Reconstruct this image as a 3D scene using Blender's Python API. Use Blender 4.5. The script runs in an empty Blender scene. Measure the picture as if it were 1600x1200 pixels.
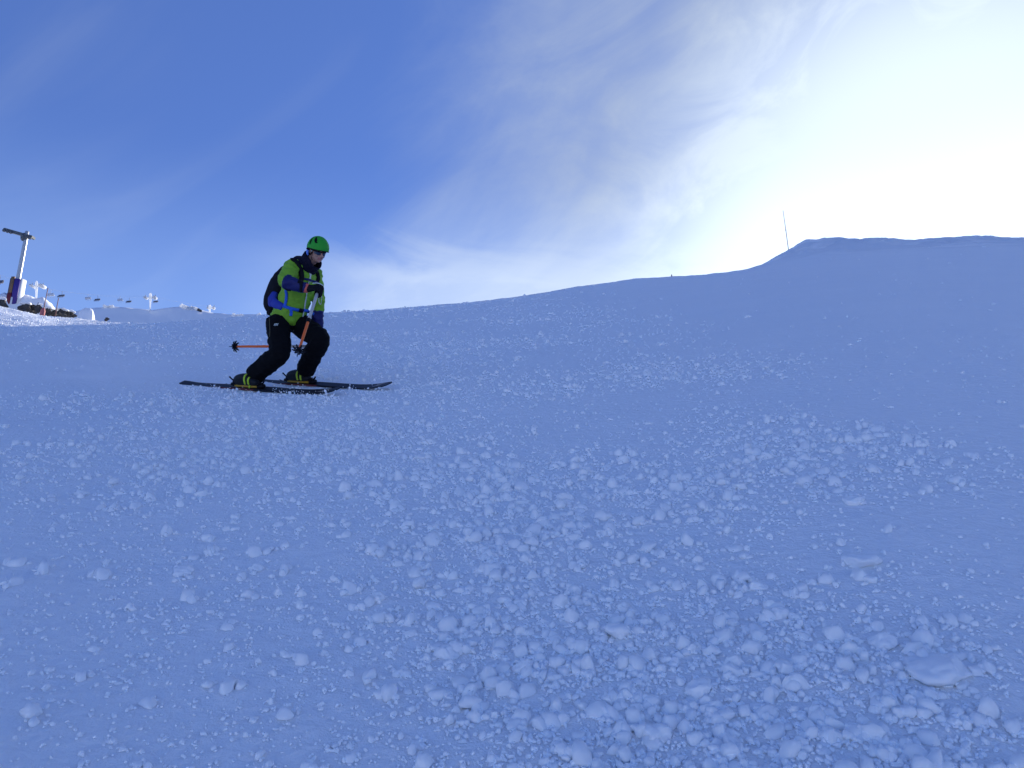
import bpy, bmesh, math, random
import numpy as np
from mathutils import Vector, Matrix, noise as mnoise

# ------------------------------------------------------------------ camera, sky, sun, exposure
F_PX = 1180.0                       # focal length in pixels of the 1600 px wide photograph
PITCH = math.radians(12.0)
EYE = 1.15                          # camera height above the snow
SUN_AZ = math.radians(32.0)         # clockwise from +Y (view direction)
SUN_EL = math.radians(19.0)
scene = bpy.context.scene
COL = scene.collection

cam_data = bpy.data.cameras.new('camera')
cam = bpy.data.objects.new('camera', cam_data)
COL.objects.link(cam)
cam_data.sensor_width = 36.0
cam_data.lens = F_PX / 1600.0 * 36.0
cam_data.clip_start = 0.05
cam_data.clip_end = 12000.0
cam.location = (0, 0, EYE)
cam.rotation_euler = (math.pi / 2 + PITCH, 0, 0)
scene.camera = cam

SUN_DIR = Vector((math.sin(SUN_AZ) * math.cos(SUN_EL), math.cos(SUN_AZ) * math.cos(SUN_EL), math.sin(SUN_EL)))
sun_data = bpy.data.lights.new('sun', 'SUN')
sun_data.energy = 5.0
sun_data.angle = math.radians(0.53)
sun_data.color = (1.0, 0.95, 0.86)
sun = bpy.data.objects.new('sun', sun_data)
COL.objects.link(sun)
sun.rotation_euler = SUN_DIR.to_track_quat('Z', 'Y').to_euler()

world = bpy.data.worlds.new('World')
scene.world = world
world.use_nodes = True
wt = world.node_tree
wt.nodes.clear()


class NT:
    """tiny helper for node trees"""
    def __init__(self, tree):
        self.t = tree

    def n(self, typ, **kw):
        nd = self.t.nodes.new(typ)
        for k, v in kw.items():
            if k.startswith('i_'):
                nd.inputs[k[2:].replace('_', ' ')].default_value = v
            else:
                setattr(nd, k, v)
        return nd

    def l(self, a, b):
        self.t.links.new(a, b)

    def put(self, sock, v):
        if hasattr(v, 'links'):
            self.l(v, sock)
        elif v is not None:
            sock.default_value = v

    def math(self, op, a, b=None, c=None, clamp=False):
        nd = self.n('ShaderNodeMath', operation=op, use_clamp=clamp)
        self.put(nd.inputs[0], a)
        if b is not None:
            self.put(nd.inputs[1], b)
        if c is not None:
            self.put(nd.inputs[2], c)
        return nd.outputs[0]

    def vmath(self, op, a, b=None, out=0):
        nd = self.n('ShaderNodeVectorMath', operation=op)
        self.put(nd.inputs[0], a)
        if b is not None:
            self.put(nd.inputs[1], b)
        return nd.outputs[out]

    def smooth(self, v, lo, hi, a=0.0, b=1.0):
        nd = self.n('ShaderNodeMapRange', interpolation_type='SMOOTHSTEP')
        self.put(nd.inputs['Value'], v)
        nd.inputs['From Min'].default_value = lo
        nd.inputs['From Max'].default_value = hi
        nd.inputs['To Min'].default_value = a
        nd.inputs['To Max'].default_value = b
        return nd.outputs[0]

    def mix(self, f, a, b, blend='MIX'):
        nd = self.n('ShaderNodeMix', data_type='RGBA', blend_type=blend)
        self.put(nd.inputs[0], f)
        self.put(nd.inputs[6], a)
        self.put(nd.inputs[7], b)
        return nd.outputs[2]

    def noise(self, vec, scale, detail=4.0, rough=0.55, dist=0.0):
        nd = self.n('ShaderNodeTexNoise')
        if vec is not None:
            self.l(vec, nd.inputs['Vector'])
        nd.inputs['Scale'].default_value = scale
        nd.inputs['Detail'].default_value = detail
        nd.inputs['Roughness'].default_value = rough
        nd.inputs['Distortion'].default_value = dist
        return nd.outputs[0]


w = NT(wt)
sky = w.n('ShaderNodeTexSky', sky_type='NISHITA', sun_disc=False)
sky.sun_elevation = SUN_EL
sky.sun_rotation = SUN_AZ
sky.altitude = 1800.0
sky.air_density = 1.0
sky.dust_density = 0.6
sky.ozone_density = 3.0
tc = w.n('ShaderNodeTexCoord')
d_ = w.vmath('NORMALIZE', tc.outputs['Generated'])
sep = w.n('ShaderNodeSeparateXYZ')
w.l(d_, sep.inputs[0])
cosang = w.vmath('DOT_PRODUCT', d_, tuple(SUN_DIR), out=1)
# thin cirrus: noise over the dome of directions, drawn out along fibres


def fibres(along, across, squeeze):
    """coordinates on the dome stretched out along one direction"""
    s1 = Vector(along).normalized()
    s2 = Vector(across); s2 = (s2 - s2.dot(s1) * s1).normalized()
    s3 = s1.cross(s2)
    cv_ = w.n('ShaderNodeCombineXYZ')
    w.l(w.math('MULTIPLY', w.vmath('DOT_PRODUCT', d_, tuple(s1), out=1), squeeze), cv_.inputs[0])
    w.l(w.vmath('DOT_PRODUCT', d_, tuple(s2), out=1), cv_.inputs[1])
    w.l(w.vmath('DOT_PRODUCT', d_, tuple(s3), out=1), cv_.inputs[2])
    return cv_.outputs[0]


n1 = w.noise(fibres((0.72, 0.1, 0.62), (0, 1, 0), 0.36), 4.2, 6.0, 0.54, 0.7)
n2 = w.noise(fibres((0.80, 0.0, 0.50), (0, 1, 0), 0.26), 11.0, 6.0, 0.62, 0.7)
n3 = w.noise(fibres((0.97, 0.0, -0.12), (0, 1, 0), 0.30), 9.0, 6.0, 0.62, 0.8)
streak = w.math('ADD', w.math('MULTIPLY', n1, 0.6), w.math('MULTIPLY', n2, 0.4))
# the veil of cirrus thickens towards the sun; its outer edge is frayed into fibres
cs = w.math('ADD', cosang, w.math('MULTIPLY', w.math('SUBTRACT', streak, 0.5), 0.20))
t0 = w.math('DIVIDE', w.math('SUBTRACT', cs, 0.745), 0.225, clamp=True)
veil = w.math('POWER', t0, 1.45)
veil = w.math('MAXIMUM', w.math('MULTIPLY', veil, w.smooth(n2, 0.3, 0.72, 0.78, 1.02)), w.smooth(cosang, 0.89, 0.985))
# a lower bank of cirrus lies along the crest, its upper edge ragged
zb = w.math('ADD', sep.outputs[2], w.math('MULTIPLY', w.math('SUBTRACT', n3, 0.5), 0.16))
bank = w.math('MULTIPLY', w.smooth(zb, 0.385, 0.325), w.smooth(cosang, 0.60, 0.86))
bank = w.math('MULTIPLY', bank, w.smooth(n3, 0.30, 0.66, 0.45, 0.95))
wisps = w.math('MULTIPLY', w.smooth(n1, 0.46, 0.78), 0.20)
m1 = w.math('SUBTRACT', 1.0, w.math('MULTIPLY', w.math('SUBTRACT', 1.0, veil), w.math('SUBTRACT', 1.0, bank)))
mask = w.math('ADD', m1, w.math('MULTIPLY', wisps, w.math('SUBTRACT', 1.0, m1)), clamp=True)
SKY_TINT = (0.33, 0.42, 0.62, 1)
VEIL_BLUE = (0.35, 0.63, 1.83, 1)                         # thin even haze of ice crystals, blue with skylight
tinted = w.mix(1.0, w.mix(1.0, sky.outputs[0], SKY_TINT, 'MULTIPLY'), VEIL_BLUE, 'ADD')
tinted = w.mix(w.smooth(sep.outputs[2], 0.48, 0.26), tinted, (0.55, 0.70, 0.75, 1), 'ADD')     # paler towards the horizon
cloud_b = w.math('ADD', 3.75, w.math('ADD', w.math('MULTIPLY', w.smooth(cosang, 0.90, 1.0), 3.0), w.math('MULTIPLY', w.smooth(sep.outputs[2], 0.48, 0.33), 1.7)))
cc = w.n('ShaderNodeCombineXYZ')
w.l(w.math('MULTIPLY', cloud_b, 0.85), cc.inputs[0])
w.l(w.math('MULTIPLY', cloud_b, 0.99), cc.inputs[1])
w.l(w.math('MULTIPLY', cloud_b, 1.20), cc.inputs[2])
skycol = w.mix(mask, tinted, cc.outputs[0])
bg = w.n('ShaderNodeBackground')
bg.inputs['Strength'].default_value = 0.10
w.l(skycol, bg.inputs['Color'])
wo = w.n('ShaderNodeOutputWorld')
w.l(bg.outputs[0], wo.inputs['Surface'])

vs = scene.view_settings
vs.view_transform = 'Standard'
vs.look = 'None'
vs.gamma = 1.0
vs.exposure = 0.68
vs.use_curve_mapping = False
scene.cycles.use_denoising = True
scene.cycles.max_bounces = 6
scene.cycles.diffuse_bounces = 4
scene.cycles.volume_bounces = 8

# ------------------------------------------------------------------ geometry helpers
CP, SP = math.cos(PITCH), math.sin(PITCH)


def ray(px, py):
    """world direction of a pixel of the photograph, one unit deep along the camera axis"""
    X, U = (px - 800.0) / F_PX, (600.0 - py) / F_PX
    return Vector((X, CP - SP * U, SP + CP * U))


def at_depth(px, py, depth):
    return Vector((0, 0, EYE)) + ray(px, py) * depth


def at_dist(px, py, dist):
    r = ray(px, py)
    return Vector((0, 0, EYE)) + r * (dist / math.hypot(r.x, r.y))


def _hash(ix, iy, seed):
    h = (ix.astype(np.int64) * 374761393 + iy.astype(np.int64) * 668265263 + seed * 974634541) & 0xffffffff
    h = ((h ^ (h >> 13)) * 1274126177) & 0xffffffff
    return ((h ^ (h >> 16)) & 0xffffff) / float(0xffffff) * 2 - 1


def vnoise(x, y, seed=0):
    xi, yi = np.floor(x), np.floor(y)
    fx, fy = x - xi, y - yi
    fx, fy = fx * fx * (3 - 2 * fx), fy * fy * (3 - 2 * fy)
    a, b = _hash(xi, yi, seed), _hash(xi + 1, yi, seed)
    c, d = _hash(xi, yi + 1, seed), _hash(xi + 1, yi + 1, seed)
    return (a * (1 - fx) + b * fx) * (1 - fy) + (c * (1 - fx) + d * fx) * fy


def fbm(x, y, octaves=4, seed=0, gain=0.5):
    s, a, f = 0, 1.0, 1.0
    for o in range(octaves):
        s = s + a * vnoise(x * f + 17.3 * o, y * f - 9.1 * o, seed + o)
        a *= gain
        f *= 2.03
    return s


def sstep(a, b, x):
    t = np.clip((x - a) / (b - a), 0, 1)
    return t * t * (3 - 2 * t)


# ------------------------------------------------------------------ the snow slope (height field)
CREST = [(-60, 512), (0, 511), (110, 509), (230, 506), (300, 501), (410, 492), (500, 489), (560, 486), (640, 480),
         (740, 472), (840, 459), (900, 449), (960, 441), (990, 436), (1050, 433), (1100, 430), (1168, 425),
         (1190, 417), (1206, 406), (1232, 394), (1246, 386), (1254, 379), (1300, 376), (1360, 375), (1420, 378),
         (1480, 376), (1530, 373), (1600, 376), (1750, 376), (2000, 372), (2300, 380)]
_az, _tt = [], []
for _p in CREST:
    _r = ray(*_p)
    _az.append(math.atan2(_r.x, _r.y))
    _tt.append(_r.z / math.hypot(_r.x, _r.y))
BK0, BK1 = 1.08, 1.15
GX, GY = 0.10, 0.33                       # how the hillside tilts outside the view
TAB_A = np.linspace(-math.pi, math.pi, 7201)
_plane = GX * np.sin(TAB_A) + GY * np.cos(TAB_A)
_tab = np.interp(TAB_A, _az, _tt)
_out = np.maximum(sstep(_az[-1], _az[-1] + 0.7, TAB_A), sstep(-_az[0], -_az[0] + 0.7, -TAB_A))
_tab = _tab * (1 - _out) + _plane * _out


def _gauss(tab, deg):
    n = int(deg / 0.05 * 3)
    k = np.exp(-0.5 * (np.arange(-n, n + 1) / (deg / 0.05)) ** 2)
    k /= k.sum()
    return np.convolve(np.concatenate([tab[-n - 1:-1], tab, tab[1:n + 1]]), k, 'valid')


TAB_D = _gauss(_tab, 0.22)                # crest as seen
TAB_S = _gauss(_tab, 6.0)                 # the broad slope in front of it
TAB_C = np.interp(np.degrees(TAB_A), [-180, -60, -32, -22, -10, 0, 10, 18, 30, 60, 180],
                  [60, 45, 40, 52, 62, 78, 100, 120, 130, 120, 60])


def ground(x, y, detail=True):
    x = np.asarray(x, float); y = np.asarray(y, float)
    d = np.hypot(x, y)
    az = np.arctan2(x, y)
    dc = np.interp(az, TAB_A, TAB_C)
    ts, td = np.interp(az, TAB_A, TAB_S), np.interp(az, TAB_A, TAB_D)
    T = ts + (td - ts) * sstep(0.35, 0.95, d / dc)
    # behind the crest the ground levels off: soon on the left, later under the ridge on the right
    e = np.minimum(d, np.interp(np.degrees(az), [-20, -4, 14], [BK0, BK1, 1.8]) * dc)
    z = (T + 2 * EYE / dc) * e - EYE / dc ** 2 * e * e
    rest = np.minimum(d - e, 500.0)
    z = z + rest * np.where(T > 0, np.interp(np.degrees(az), [-20, 0, 20], [0.02, 0.04, 0.16]), T)
    # the track under the skier is packed a little flatter than the hillside
    rx, ry = x + 2.70, y - 8.15
    z = z + (0.905 * rx - 0.425 * ry) * -0.055 * np.exp(-(rx * rx + ry * ry) / 1.7)
    if detail:
        am = sstep(0.3, 3.0, d) * (1 - sstep(90, 200, d))
        z = z + am * (0.022 * fbm(x * 0.55, y * 0.55, 3, 3)
                      + 0.07 * fbm(x * 0.09, y * 0.09, 3, 9) * sstep(30, 70, d))
        z = z + 0.07 * fbm(x * 0.8, y * 0.8, 3, 91) * sstep(55, 85, d) * (1 - sstep(150, 220, d))
        # windblown ribs high on the right-hand face
        rib = sstep(0.28, 0.42, az) * sstep(45, 80, d)
        wv = fbm((0.86 * x - 0.5 * y) * 0.085, (0.5 * x + 0.86 * y) * 0.10, 3, 21)
        z = z + rib * 0.55 * sstep(0.62, 1.0, 1 - np.abs(wv - 0.15) * 1.4)
        # lumpy surface close by
        nearm = (1 - sstep(10, 26, d)) * sstep(0.2, 1.2, d)
        z = z + nearm * 0.009 * np.abs(fbm(x * 6.5, y * 6.5, 3, 31)) * (0.4 + 0.6 * chunk_mask(x, y))
    return z


def chunk_mask(x, y):
    """1 where the avalanche-like crumbs lie thick, towards 0 on the smoother wind crust"""
    x = np.asarray(x, float); y = np.asarray(y, float)
    d = np.hypot(x, y); az = np.degrees(np.arctan2(x, y))
    # right edge of the crumb field: far to the left, near to the right
    edge = np.interp(d, [0, 2.6, 3.6, 5.0, 7.0, 10, 16, 26, 60], [60, 46, 38, 27, 20, 15, 10, 6, 3])
    m = 1 - sstep(-7, 5, az - edge + 3.5 * vnoise(x * 0.9, y * 0.9, 77))
    patch = 0.60 + 0.75 * fbm(x * 0.55 + 3, y * 0.55, 3, 61)
    left = sstep(-36, -24, az)
    # the near left is nearly swept smooth
    m = m * (1 - 0.72 * (1 - sstep(3.6, 5.6, d)) * (1 - sstep(-14, 6, az + 2.5 * (d - 2.5))))
    # smoothed by the powder the skier throws up behind
    m = m * (1 - 0.85 * sstep(-19, -23, az) * sstep(8.2, 9.2, d) * (1 - sstep(12.5, 15, d)))
    patch = patch * (0.55 + 0.45 * left)
    return np.clip(m * np.clip(patch, 0.12, 1.25), 0, 1.25)


def gz(x, y):
    return float(ground(np.array([x]), np.array([y]))[0])


def hit(px, py, lo=1.0, hi=200.0):
    """where the line of sight through a pixel meets the snow slope"""
    r = ray(px, py)
    s = np.geomspace(lo, hi, 6000)
    g = ground(r.x * s, r.y * s)
    zz_ = EYE + r.z * s
    k = np.nonzero(zz_ <= g)[0]
    i = k[0] if len(k) else len(s) - 1
    return Vector((r.x * s[i], r.y * s[i], g[i]))


# ------------------------------------------------------------------ object helpers
def link(o, parent=None, label=None, cat=None, group=None, kind=None):
    COL.objects.link(o)
    if parent is not None:
        o.parent = parent
    for k, v in (('label', label), ('category', cat), ('group', group), ('kind', kind)):
        if v:
            o[k] = v
    return o


def mesh_np(name, verts, faces, mat=None, smooth=True):
    """verts (n,3) and faces (m,3 or m,4) arrays -> mesh"""
    me = bpy.data.meshes.new(name)
    verts = np.asarray(verts, np.float32); faces = np.asarray(faces, np.int32)
    k = faces.shape[1]
    me.vertices.add(len(verts)); me.vertices.foreach_set('co', verts.ravel())
    me.loops.add(faces.size); me.loops.foreach_set('vertex_index', faces.ravel())
    me.polygons.add(len(faces))
    me.polygons.foreach_set('loop_start', np.arange(0, faces.size, k, dtype=np.int32))
    me.polygons.foreach_set('loop_total', np.full(len(faces), k, np.int32))
    me.polygons.foreach_set('use_smooth', np.full(len(faces), smooth, bool))
    me.update(calc_edges=True)
    if mat:
        me.materials.append(mat)
    return me


def finish(bm, name, mats, parent=None, smooth=True, **kw):
    bmesh.ops.recalc_face_normals(bm, faces=bm.faces)
    me = bpy.data.meshes.new(name)
    bm.to_mesh(me); bm.free()
    for m in (mats if isinstance(mats, (list, tuple)) else [mats]):
        me.materials.append(m)
    if smooth:
        me.polygons.foreach_set('use_smooth', np.full(len(me.polygons), True, bool))
    o = bpy.data.objects.new(name, me)
    return link(o, parent, **kw)


def empty(name, loc, **kw):
    o = bpy.data.objects.new(name, None)
    o.location = loc
    o.empty_display_size = 0.1
    return link(o, **kw)


def under(o, parent):
    """make o a part of parent and keep it where it stands"""
    o.parent = parent
    o.matrix_parent_inverse = Matrix.Translation(parent.location).inverted()
    return o


def catmull(pts, n):
    out = []
    P = [pts[0]] + list(pts) + [pts[-1]]
    for i in range(1, len(P) - 2):
        for k in range(n):
            t = k / n
            out.append(tuple(0.5 * ((2 * b) + (c - a) * t + (2 * a - 5 * b + 4 * c - d) * t * t + (3 * b - a - 3 * c + d) * t ** 3)
                             for a, b, c, d in zip(P[i - 1], P[i], P[i + 1], P[i + 2])))
    out.append(tuple(P[-2]))
    return out


def loft(bm, pts, rad, ref=(0, 0, 1), n=16, sub=4, cap=True, power=2.0, mat=0):
    """tube through pts; rad = one (a, b) or r per point: a along ref, b across; power > 2 is boxier"""
    rows = [tuple(p) + ((r, r) if not isinstance(r, (tuple, list)) else tuple(r)) for p, r in zip(pts, rad)]
    if sub > 1:
        rows = catmull(rows, sub)
    ref = Vector(ref)
    rings = []
    C = [Vector(r[:3]) for r in rows]
    for i, r in enumerate(rows):
        t = (C[min(i + 1, len(C) - 1)] - C[max(i - 1, 0)]).normalized()
        b1 = ref - ref.dot(t) * t
        if b1.length < 1e-4:
            b1 = t.orthogonal()
        b1.normalize(); b2 = t.cross(b1)
        ring = []
        for k in range(n):
            an = 2 * math.pi * k / n
            c, s = math.cos(an), math.sin(an)
            c = math.copysign(abs(c) ** (2 / power), c); s = math.copysign(abs(s) ** (2 / power), s)
            ring.append(bm.verts.new(C[i] + b1 * (r[3] * c) + b2 * (r[4] * s)))
        rings.append(ring)
    fs = []
    for a, b in zip(rings, rings[1:]):
        for k in range(n):
            fs.append(bm.faces.new((a[k], a[(k + 1) % n], b[(k + 1) % n], b[k])))
    if cap:
        for ring, c0, c1 in ((rings[0], C[0], C[1]), (rings[-1], C[-1], C[-2])):
            r0 = sum((v.co - c0).length for v in ring) / n
            tip = bm.verts.new(c0 + (c0 - c1).normalized() * r0 * 0.35)
            mid = [bm.verts.new(c0 + (v.co - c0) * 0.72 + (c0 - c1).normalized() * r0 * 0.25) for v in ring]
            for k in range(n):
                fs.append(bm.faces.new((ring[k], ring[(k + 1) % n], mid[(k + 1) % n], mid[k])))
                fs.append(bm.faces.new((mid[k], mid[(k + 1) % n], tip)))
    for f in fs:
        f.material_index = mat
    return fs


def ellipsoid(bm, c, axes, seg=16):
    """axes: three vectors (half axes)"""
    M = Matrix((axes[0], axes[1], axes[2])).transposed().to_4x4()
    M.translation = Vector(c)
    return bmesh.ops.create_uvsphere(bm, u_segments=seg, v_segments=seg * 3 // 4, radius=1.0, matrix=M)


def box(bm, c, ax, size, bevel=0.0, mat=0):
    """box centred at c, ax = (x, y, z) unit vectors, size = full sizes"""
    M = Matrix((Vector(ax[0]) * size[0], Vector(ax[1]) * size[1], Vector(ax[2]) * size[2])).transposed().to_4x4()
    M.translation = Vector(c)
    r = bmesh.ops.create_cube(bm, size=1.0, matrix=M)
    fs = {f for v in r['verts'] for f in v.link_faces}
    if bevel:
        es = {e for v in r['verts'] for e in v.link_edges}
        g = bmesh.ops.bevel(bm, geom=list(es), offset=bevel, segments=2, affect='EDGES')
        fs = set(g['faces']) | {f for f in fs if f.is_valid}
    for f in fs:
        f.material_index = mat
    return fs


def remeshed(bm, voxel, smooth_it=3):
    """fuse overlapping closed shapes into one continuous skin; returns a mesh"""
    bmesh.ops.recalc_face_normals(bm, faces=bm.faces)
    me = bpy.data.meshes.new('fuse'); bm.to_mesh(me); bm.free()
    o = bpy.data.objects.new('fuse', me); COL.objects.link(o)
    m = o.modifiers.new('r', 'REMESH'); m.mode = 'VOXEL'; m.voxel_size = voxel
    s = o.modifiers.new('s', 'SMOOTH'); s.factor = 0.5; s.iterations = smooth_it
    dg = bpy.context.evaluated_depsgraph_get()
    out = bpy.data.meshes.new_from_object(o.evaluated_get(dg))
    bpy.data.objects.remove(o); bpy.data.meshes.remove(me)
    out.polygons.foreach_set('use_smooth', np.full(len(out.polygons), True, bool))
    return out


def crease(me, amp, scale, stretch=(1, 1, 1), seed=0):
    """push a mesh in and out along its normals: folds of cloth"""
    nv = len(me.vertices)
    no = [v.normal.copy() for v in me.vertices]
    off = Vector((seed * 13.1, seed * 7.7, seed * 3.3))
    for v, nn in zip(me.vertices, no):
        p = Vector((v.co.x * stretch[0], v.co.y * stretch[1], v.co.z * stretch[2])) * scale + off
        a = mnoise.noise(p)
        b = mnoise.noise(p * 2.1)
        v.co += nn * amp * ((1 - abs(a) * 2.2) * 0.7 + b * 0.5)
    me.update()


def tube(bm, a, b, r, n=8, r2=None, mat=0):
    loft(bm, [a, b], [r, r2 if r2 is not None else r], (0.3, 0.2, 0.9), n, 1, True, mat=mat)


# ------------------------------------------------------------------ materials
MATS = {}


def mat(name, color, rough=0.6, var=0.08, scale=20.0, bump=0.0, bump_scale=60.0, metal=0.0, spec=0.4, translucent=0.0):
    if name in MATS:
        return MATS[name]
    m = bpy.data.materials.new(name); m.use_nodes = True
    t = NT(m.node_tree)
    p = m.node_tree.nodes['Principled BSDF']
    tcx = t.n('ShaderNodeTexCoord')
    nz = t.noise(tcx.outputs['Object'], scale, 4.0, 0.6)
    lo = tuple(max(0, c * (1 - var)) for c in color) + (1,)
    hi = tuple(min(1, c * (1 + var)) for c in color) + (1,)
    t.l(t.mix(nz, lo, hi), p.inputs['Base Color'])
    p.inputs['Roughness'].default_value = rough
    p.inputs['Metallic'].default_value = metal
    p.inputs['Specular IOR Level'].default_value = spec
    if bump:
        b = t.n('ShaderNodeBump'); b.inputs['Strength'].default_value = bump; b.inputs['Distance'].default_value = 0.004
        t.l(t.noise(tcx.outputs['Object'], bump_scale, 3.0), b.inputs['Height'])
        t.l(b.outputs[0], p.inputs['Normal'])
    if translucent:
        tr = t.n('ShaderNodeBsdfTranslucent'); tr.inputs[0].default_value = tuple(color) + (1,)
        mx = t.n('ShaderNodeMixShader'); mx.inputs[0].default_value = translucent
        t.l(p.outputs[0], mx.inputs[1]); t.l(tr.outputs[0], mx.inputs[2])
        t.l(mx.outputs[0], m.node_tree.nodes['Material Output'].inputs['Surface'])
    MATS[name] = m
    return m


def sss(p, scale):
    """light wanders through snow, blue a little farther than red"""
    p.subsurface_method = 'BURLEY'
    p.inputs['Subsurface Weight'].default_value = 1.0
    p.inputs['Subsurface Radius'].default_value = (0.65, 0.85, 1.0)
    p.inputs['Subsurface Scale'].default_value = scale


def snow_material(name, grain):
    m = bpy.data.materials.new(name); m.use_nodes = True
    t = NT(m.node_tree)
    p = m.node_tree.nodes['Principled BSDF']
    geo = t.n('ShaderNodeNewGeometry')
    pos = geo.outputs['Position']
    f = t.noise(pos, 0.6, 5.0, 0.62)
    # tongues of fresh drift lying on older crust, high on the right-hand knoll
    sp_ = t.n('ShaderNodeSeparateXYZ'); t.l(pos, sp_.inputs[0])
    cv_ = t.n('ShaderNodeCombineXYZ')
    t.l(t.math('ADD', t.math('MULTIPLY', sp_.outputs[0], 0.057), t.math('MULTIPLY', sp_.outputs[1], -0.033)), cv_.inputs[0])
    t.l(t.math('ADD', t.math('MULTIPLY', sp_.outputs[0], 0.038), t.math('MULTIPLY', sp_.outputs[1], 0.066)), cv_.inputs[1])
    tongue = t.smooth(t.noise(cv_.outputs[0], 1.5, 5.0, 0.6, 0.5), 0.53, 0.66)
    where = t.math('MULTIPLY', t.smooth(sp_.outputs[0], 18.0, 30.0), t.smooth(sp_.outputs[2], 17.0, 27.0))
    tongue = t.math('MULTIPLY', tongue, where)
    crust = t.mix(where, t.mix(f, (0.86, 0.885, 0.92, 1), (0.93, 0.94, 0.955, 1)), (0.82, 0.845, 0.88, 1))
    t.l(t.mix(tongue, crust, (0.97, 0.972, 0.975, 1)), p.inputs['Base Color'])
    p.inputs['Roughness'].default_value = 0.75
    p.inputs['Specular IOR Level'].default_value = 0.25
    sss(p, 0.02)
    # crumbs of every size, down to the grain
    n4 = t.noise(pos, 16.0, 4.0, 0.62, 0.2)
    n6 = t.noise(pos, 1.6, 3.0, 0.6)
    h = t.math('ADD', t.math('MULTIPLY', n4, 0.022 * grain), t.math('MULTIPLY', n6, 0.03))
    h = t.math('ADD', h, t.math('MULTIPLY', tongue, 0.25))
    b = t.n('ShaderNodeBump'); b.inputs['Strength'].default_value = 0.9; b.inputs['Distance'].default_value = 1.0
    t.l(h, b.inputs['Height']); t.l(b.outputs[0], p.inputs['Normal'])
    return m


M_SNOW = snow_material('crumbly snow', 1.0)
M_CRUMB = mat('snow crumb', (0.885, 0.90, 0.925), 0.8, 0.02, 30, 0.0, 90, spec=0.2)
sss(M_CRUMB.node_tree.nodes['Principled BSDF'], 0.0024)

# ------------------------------------------------------------------ snow slope mesh
azs = np.concatenate([np.arange(-180, -46, 6.0), np.arange(-44, 44.01, 0.16), np.arange(48, 179, 6.0)])
azs = np.radians(azs)
ds = np.concatenate([np.geomspace(0.5, 5, 190), np.geomspace(5, 60, 180)[1:], np.geomspace(60, 260, 80)[1:], np.geomspace(260, 7000, 22)[1:]])
AA, DD = np.meshgrid(azs, ds)
XX, YY = DD * np.sin(AA), DD * np.cos(AA)
ZZ = ground(XX, YY)
V = np.stack([XX, YY, ZZ], -1).reshape(-1, 3)
na, nd_ = len(azs), len(ds)
I = np.arange(na * nd_).reshape(nd_, na)
J = np.roll(I, -1, axis=1)
Fq = np.stack([I[:-1], J[:-1], J[1:], I[1:]], -1).reshape(-1, 4)
V = np.vstack([V, [[0, 0, 0]]])
me = mesh_np('snow_slope', V, Fq[:, ::-1], M_SNOW)
bm = bmesh.new(); bm.from_mesh(me); bm.verts.ensure_lookup_table()
cv = bm.verts[len(V) - 1]
for k in range(na):
    f = bm.faces.new((cv, bm.verts[(k + 1) % na], bm.verts[k])); f.smooth = True
bmesh.ops.recalc_face_normals(bm, faces=bm.faces)
bm.to_mesh(me); bm.free()
slope = bpy.data.objects.new('snow_slope', me)
link(slope, label='broad shaded ski slope of crumbly snow rising to the ridge', kind='structure')

# ------------------------------------------------------------------ loose snow crumbs
rng = np.random.default_rng(5)


def ico(sub):
    b = bmesh.new(); bmesh.ops.create_icosphere(b, subdivisions=sub, radius=1.0)
    b.verts.ensure_lookup_table()
    v = np.array([x.co[:] for x in b.verts]); f = np.array([[q.index for q in x.verts] for x in b.faces]); b.free()
    return v, f


def lump_shape(v, seed, rough=0.35):
    """an icosphere knocked into a rounded, slightly angular snow clod"""
    r = np.random.default_rng(seed)
    out = v.copy()
    for _ in range(9):                                  # shave flats off
        n = r.normal(size=3); n /= np.linalg.norm(n)
        c = r.uniform(0.5, 0.9)
        dd = out @ n
        out -= np.where(dd > c, (dd - c) * 0.85, 0)[:, None] * n
    k = np.array([mnoise.noise(Vector(p) * 1.7 + Vector((seed * 3.1, 0, 0))) for p in v])
    k2 = np.array([mnoise.noise(Vector(p) * 4.3 + Vector((0, seed * 2.3, 1))) for p in v])
    k3 = np.array([mnoise.noise(Vector(p) * 9.5 + Vector((0, 1, seed * 1.9))) for p in v])
    return out * (1 + rough * k + 0.10 * k2 + 0.05 * k3)[:, None]


ICO1, ICO2, ICO3, ICO4 = ico(1), ico(2), ico(3), ico(4)   # 20, 80, 320 and 1280 faces


def rand_rot(n):
    q = rng.normal(size=(n, 4)); q /= np.linalg.norm(q, axis=1)[:, None]
    a, b, c, d = q.T
    return np.stack([np.stack([1 - 2 * (c * c + d * d), 2 * (b * c - a * d), 2 * (b * d + a * c)], -1),
                     np.stack([2 * (b * c + a * d), 1 - 2 * (b * b + d * d), 2 * (c * d - a * b)], -1),
                     np.stack([2 * (b * d - a * c), 2 * (c * d + a * b), 1 - 2 * (b * b + c * c)], -1)], 1)


def scatter(pos, size, base, shapes=10, flat=(0.8, 1.25)):
    v0, f0 = base
    n = len(pos)
    tmpl = np.stack([lump_shape(v0, 40 + s) for s in range(shapes)])
    L = tmpl[rng.integers(0, shapes, n)] * rng.uniform(0.65, 1.25, (n, 1, 3))
    L = np.einsum('nij,nvj->nvi', rand_rot(n), L)
    L[:, :, 2] *= rng.uniform(flat[0], flat[1], n)[:, None]
    W = L * size[:, None, None] + pos[:, None, :]
    Fx = f0[None] + (np.arange(n) * len(v0))[:, None, None]
    return W.reshape(-1, 3), Fx.reshape(-1, 3)


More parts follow.
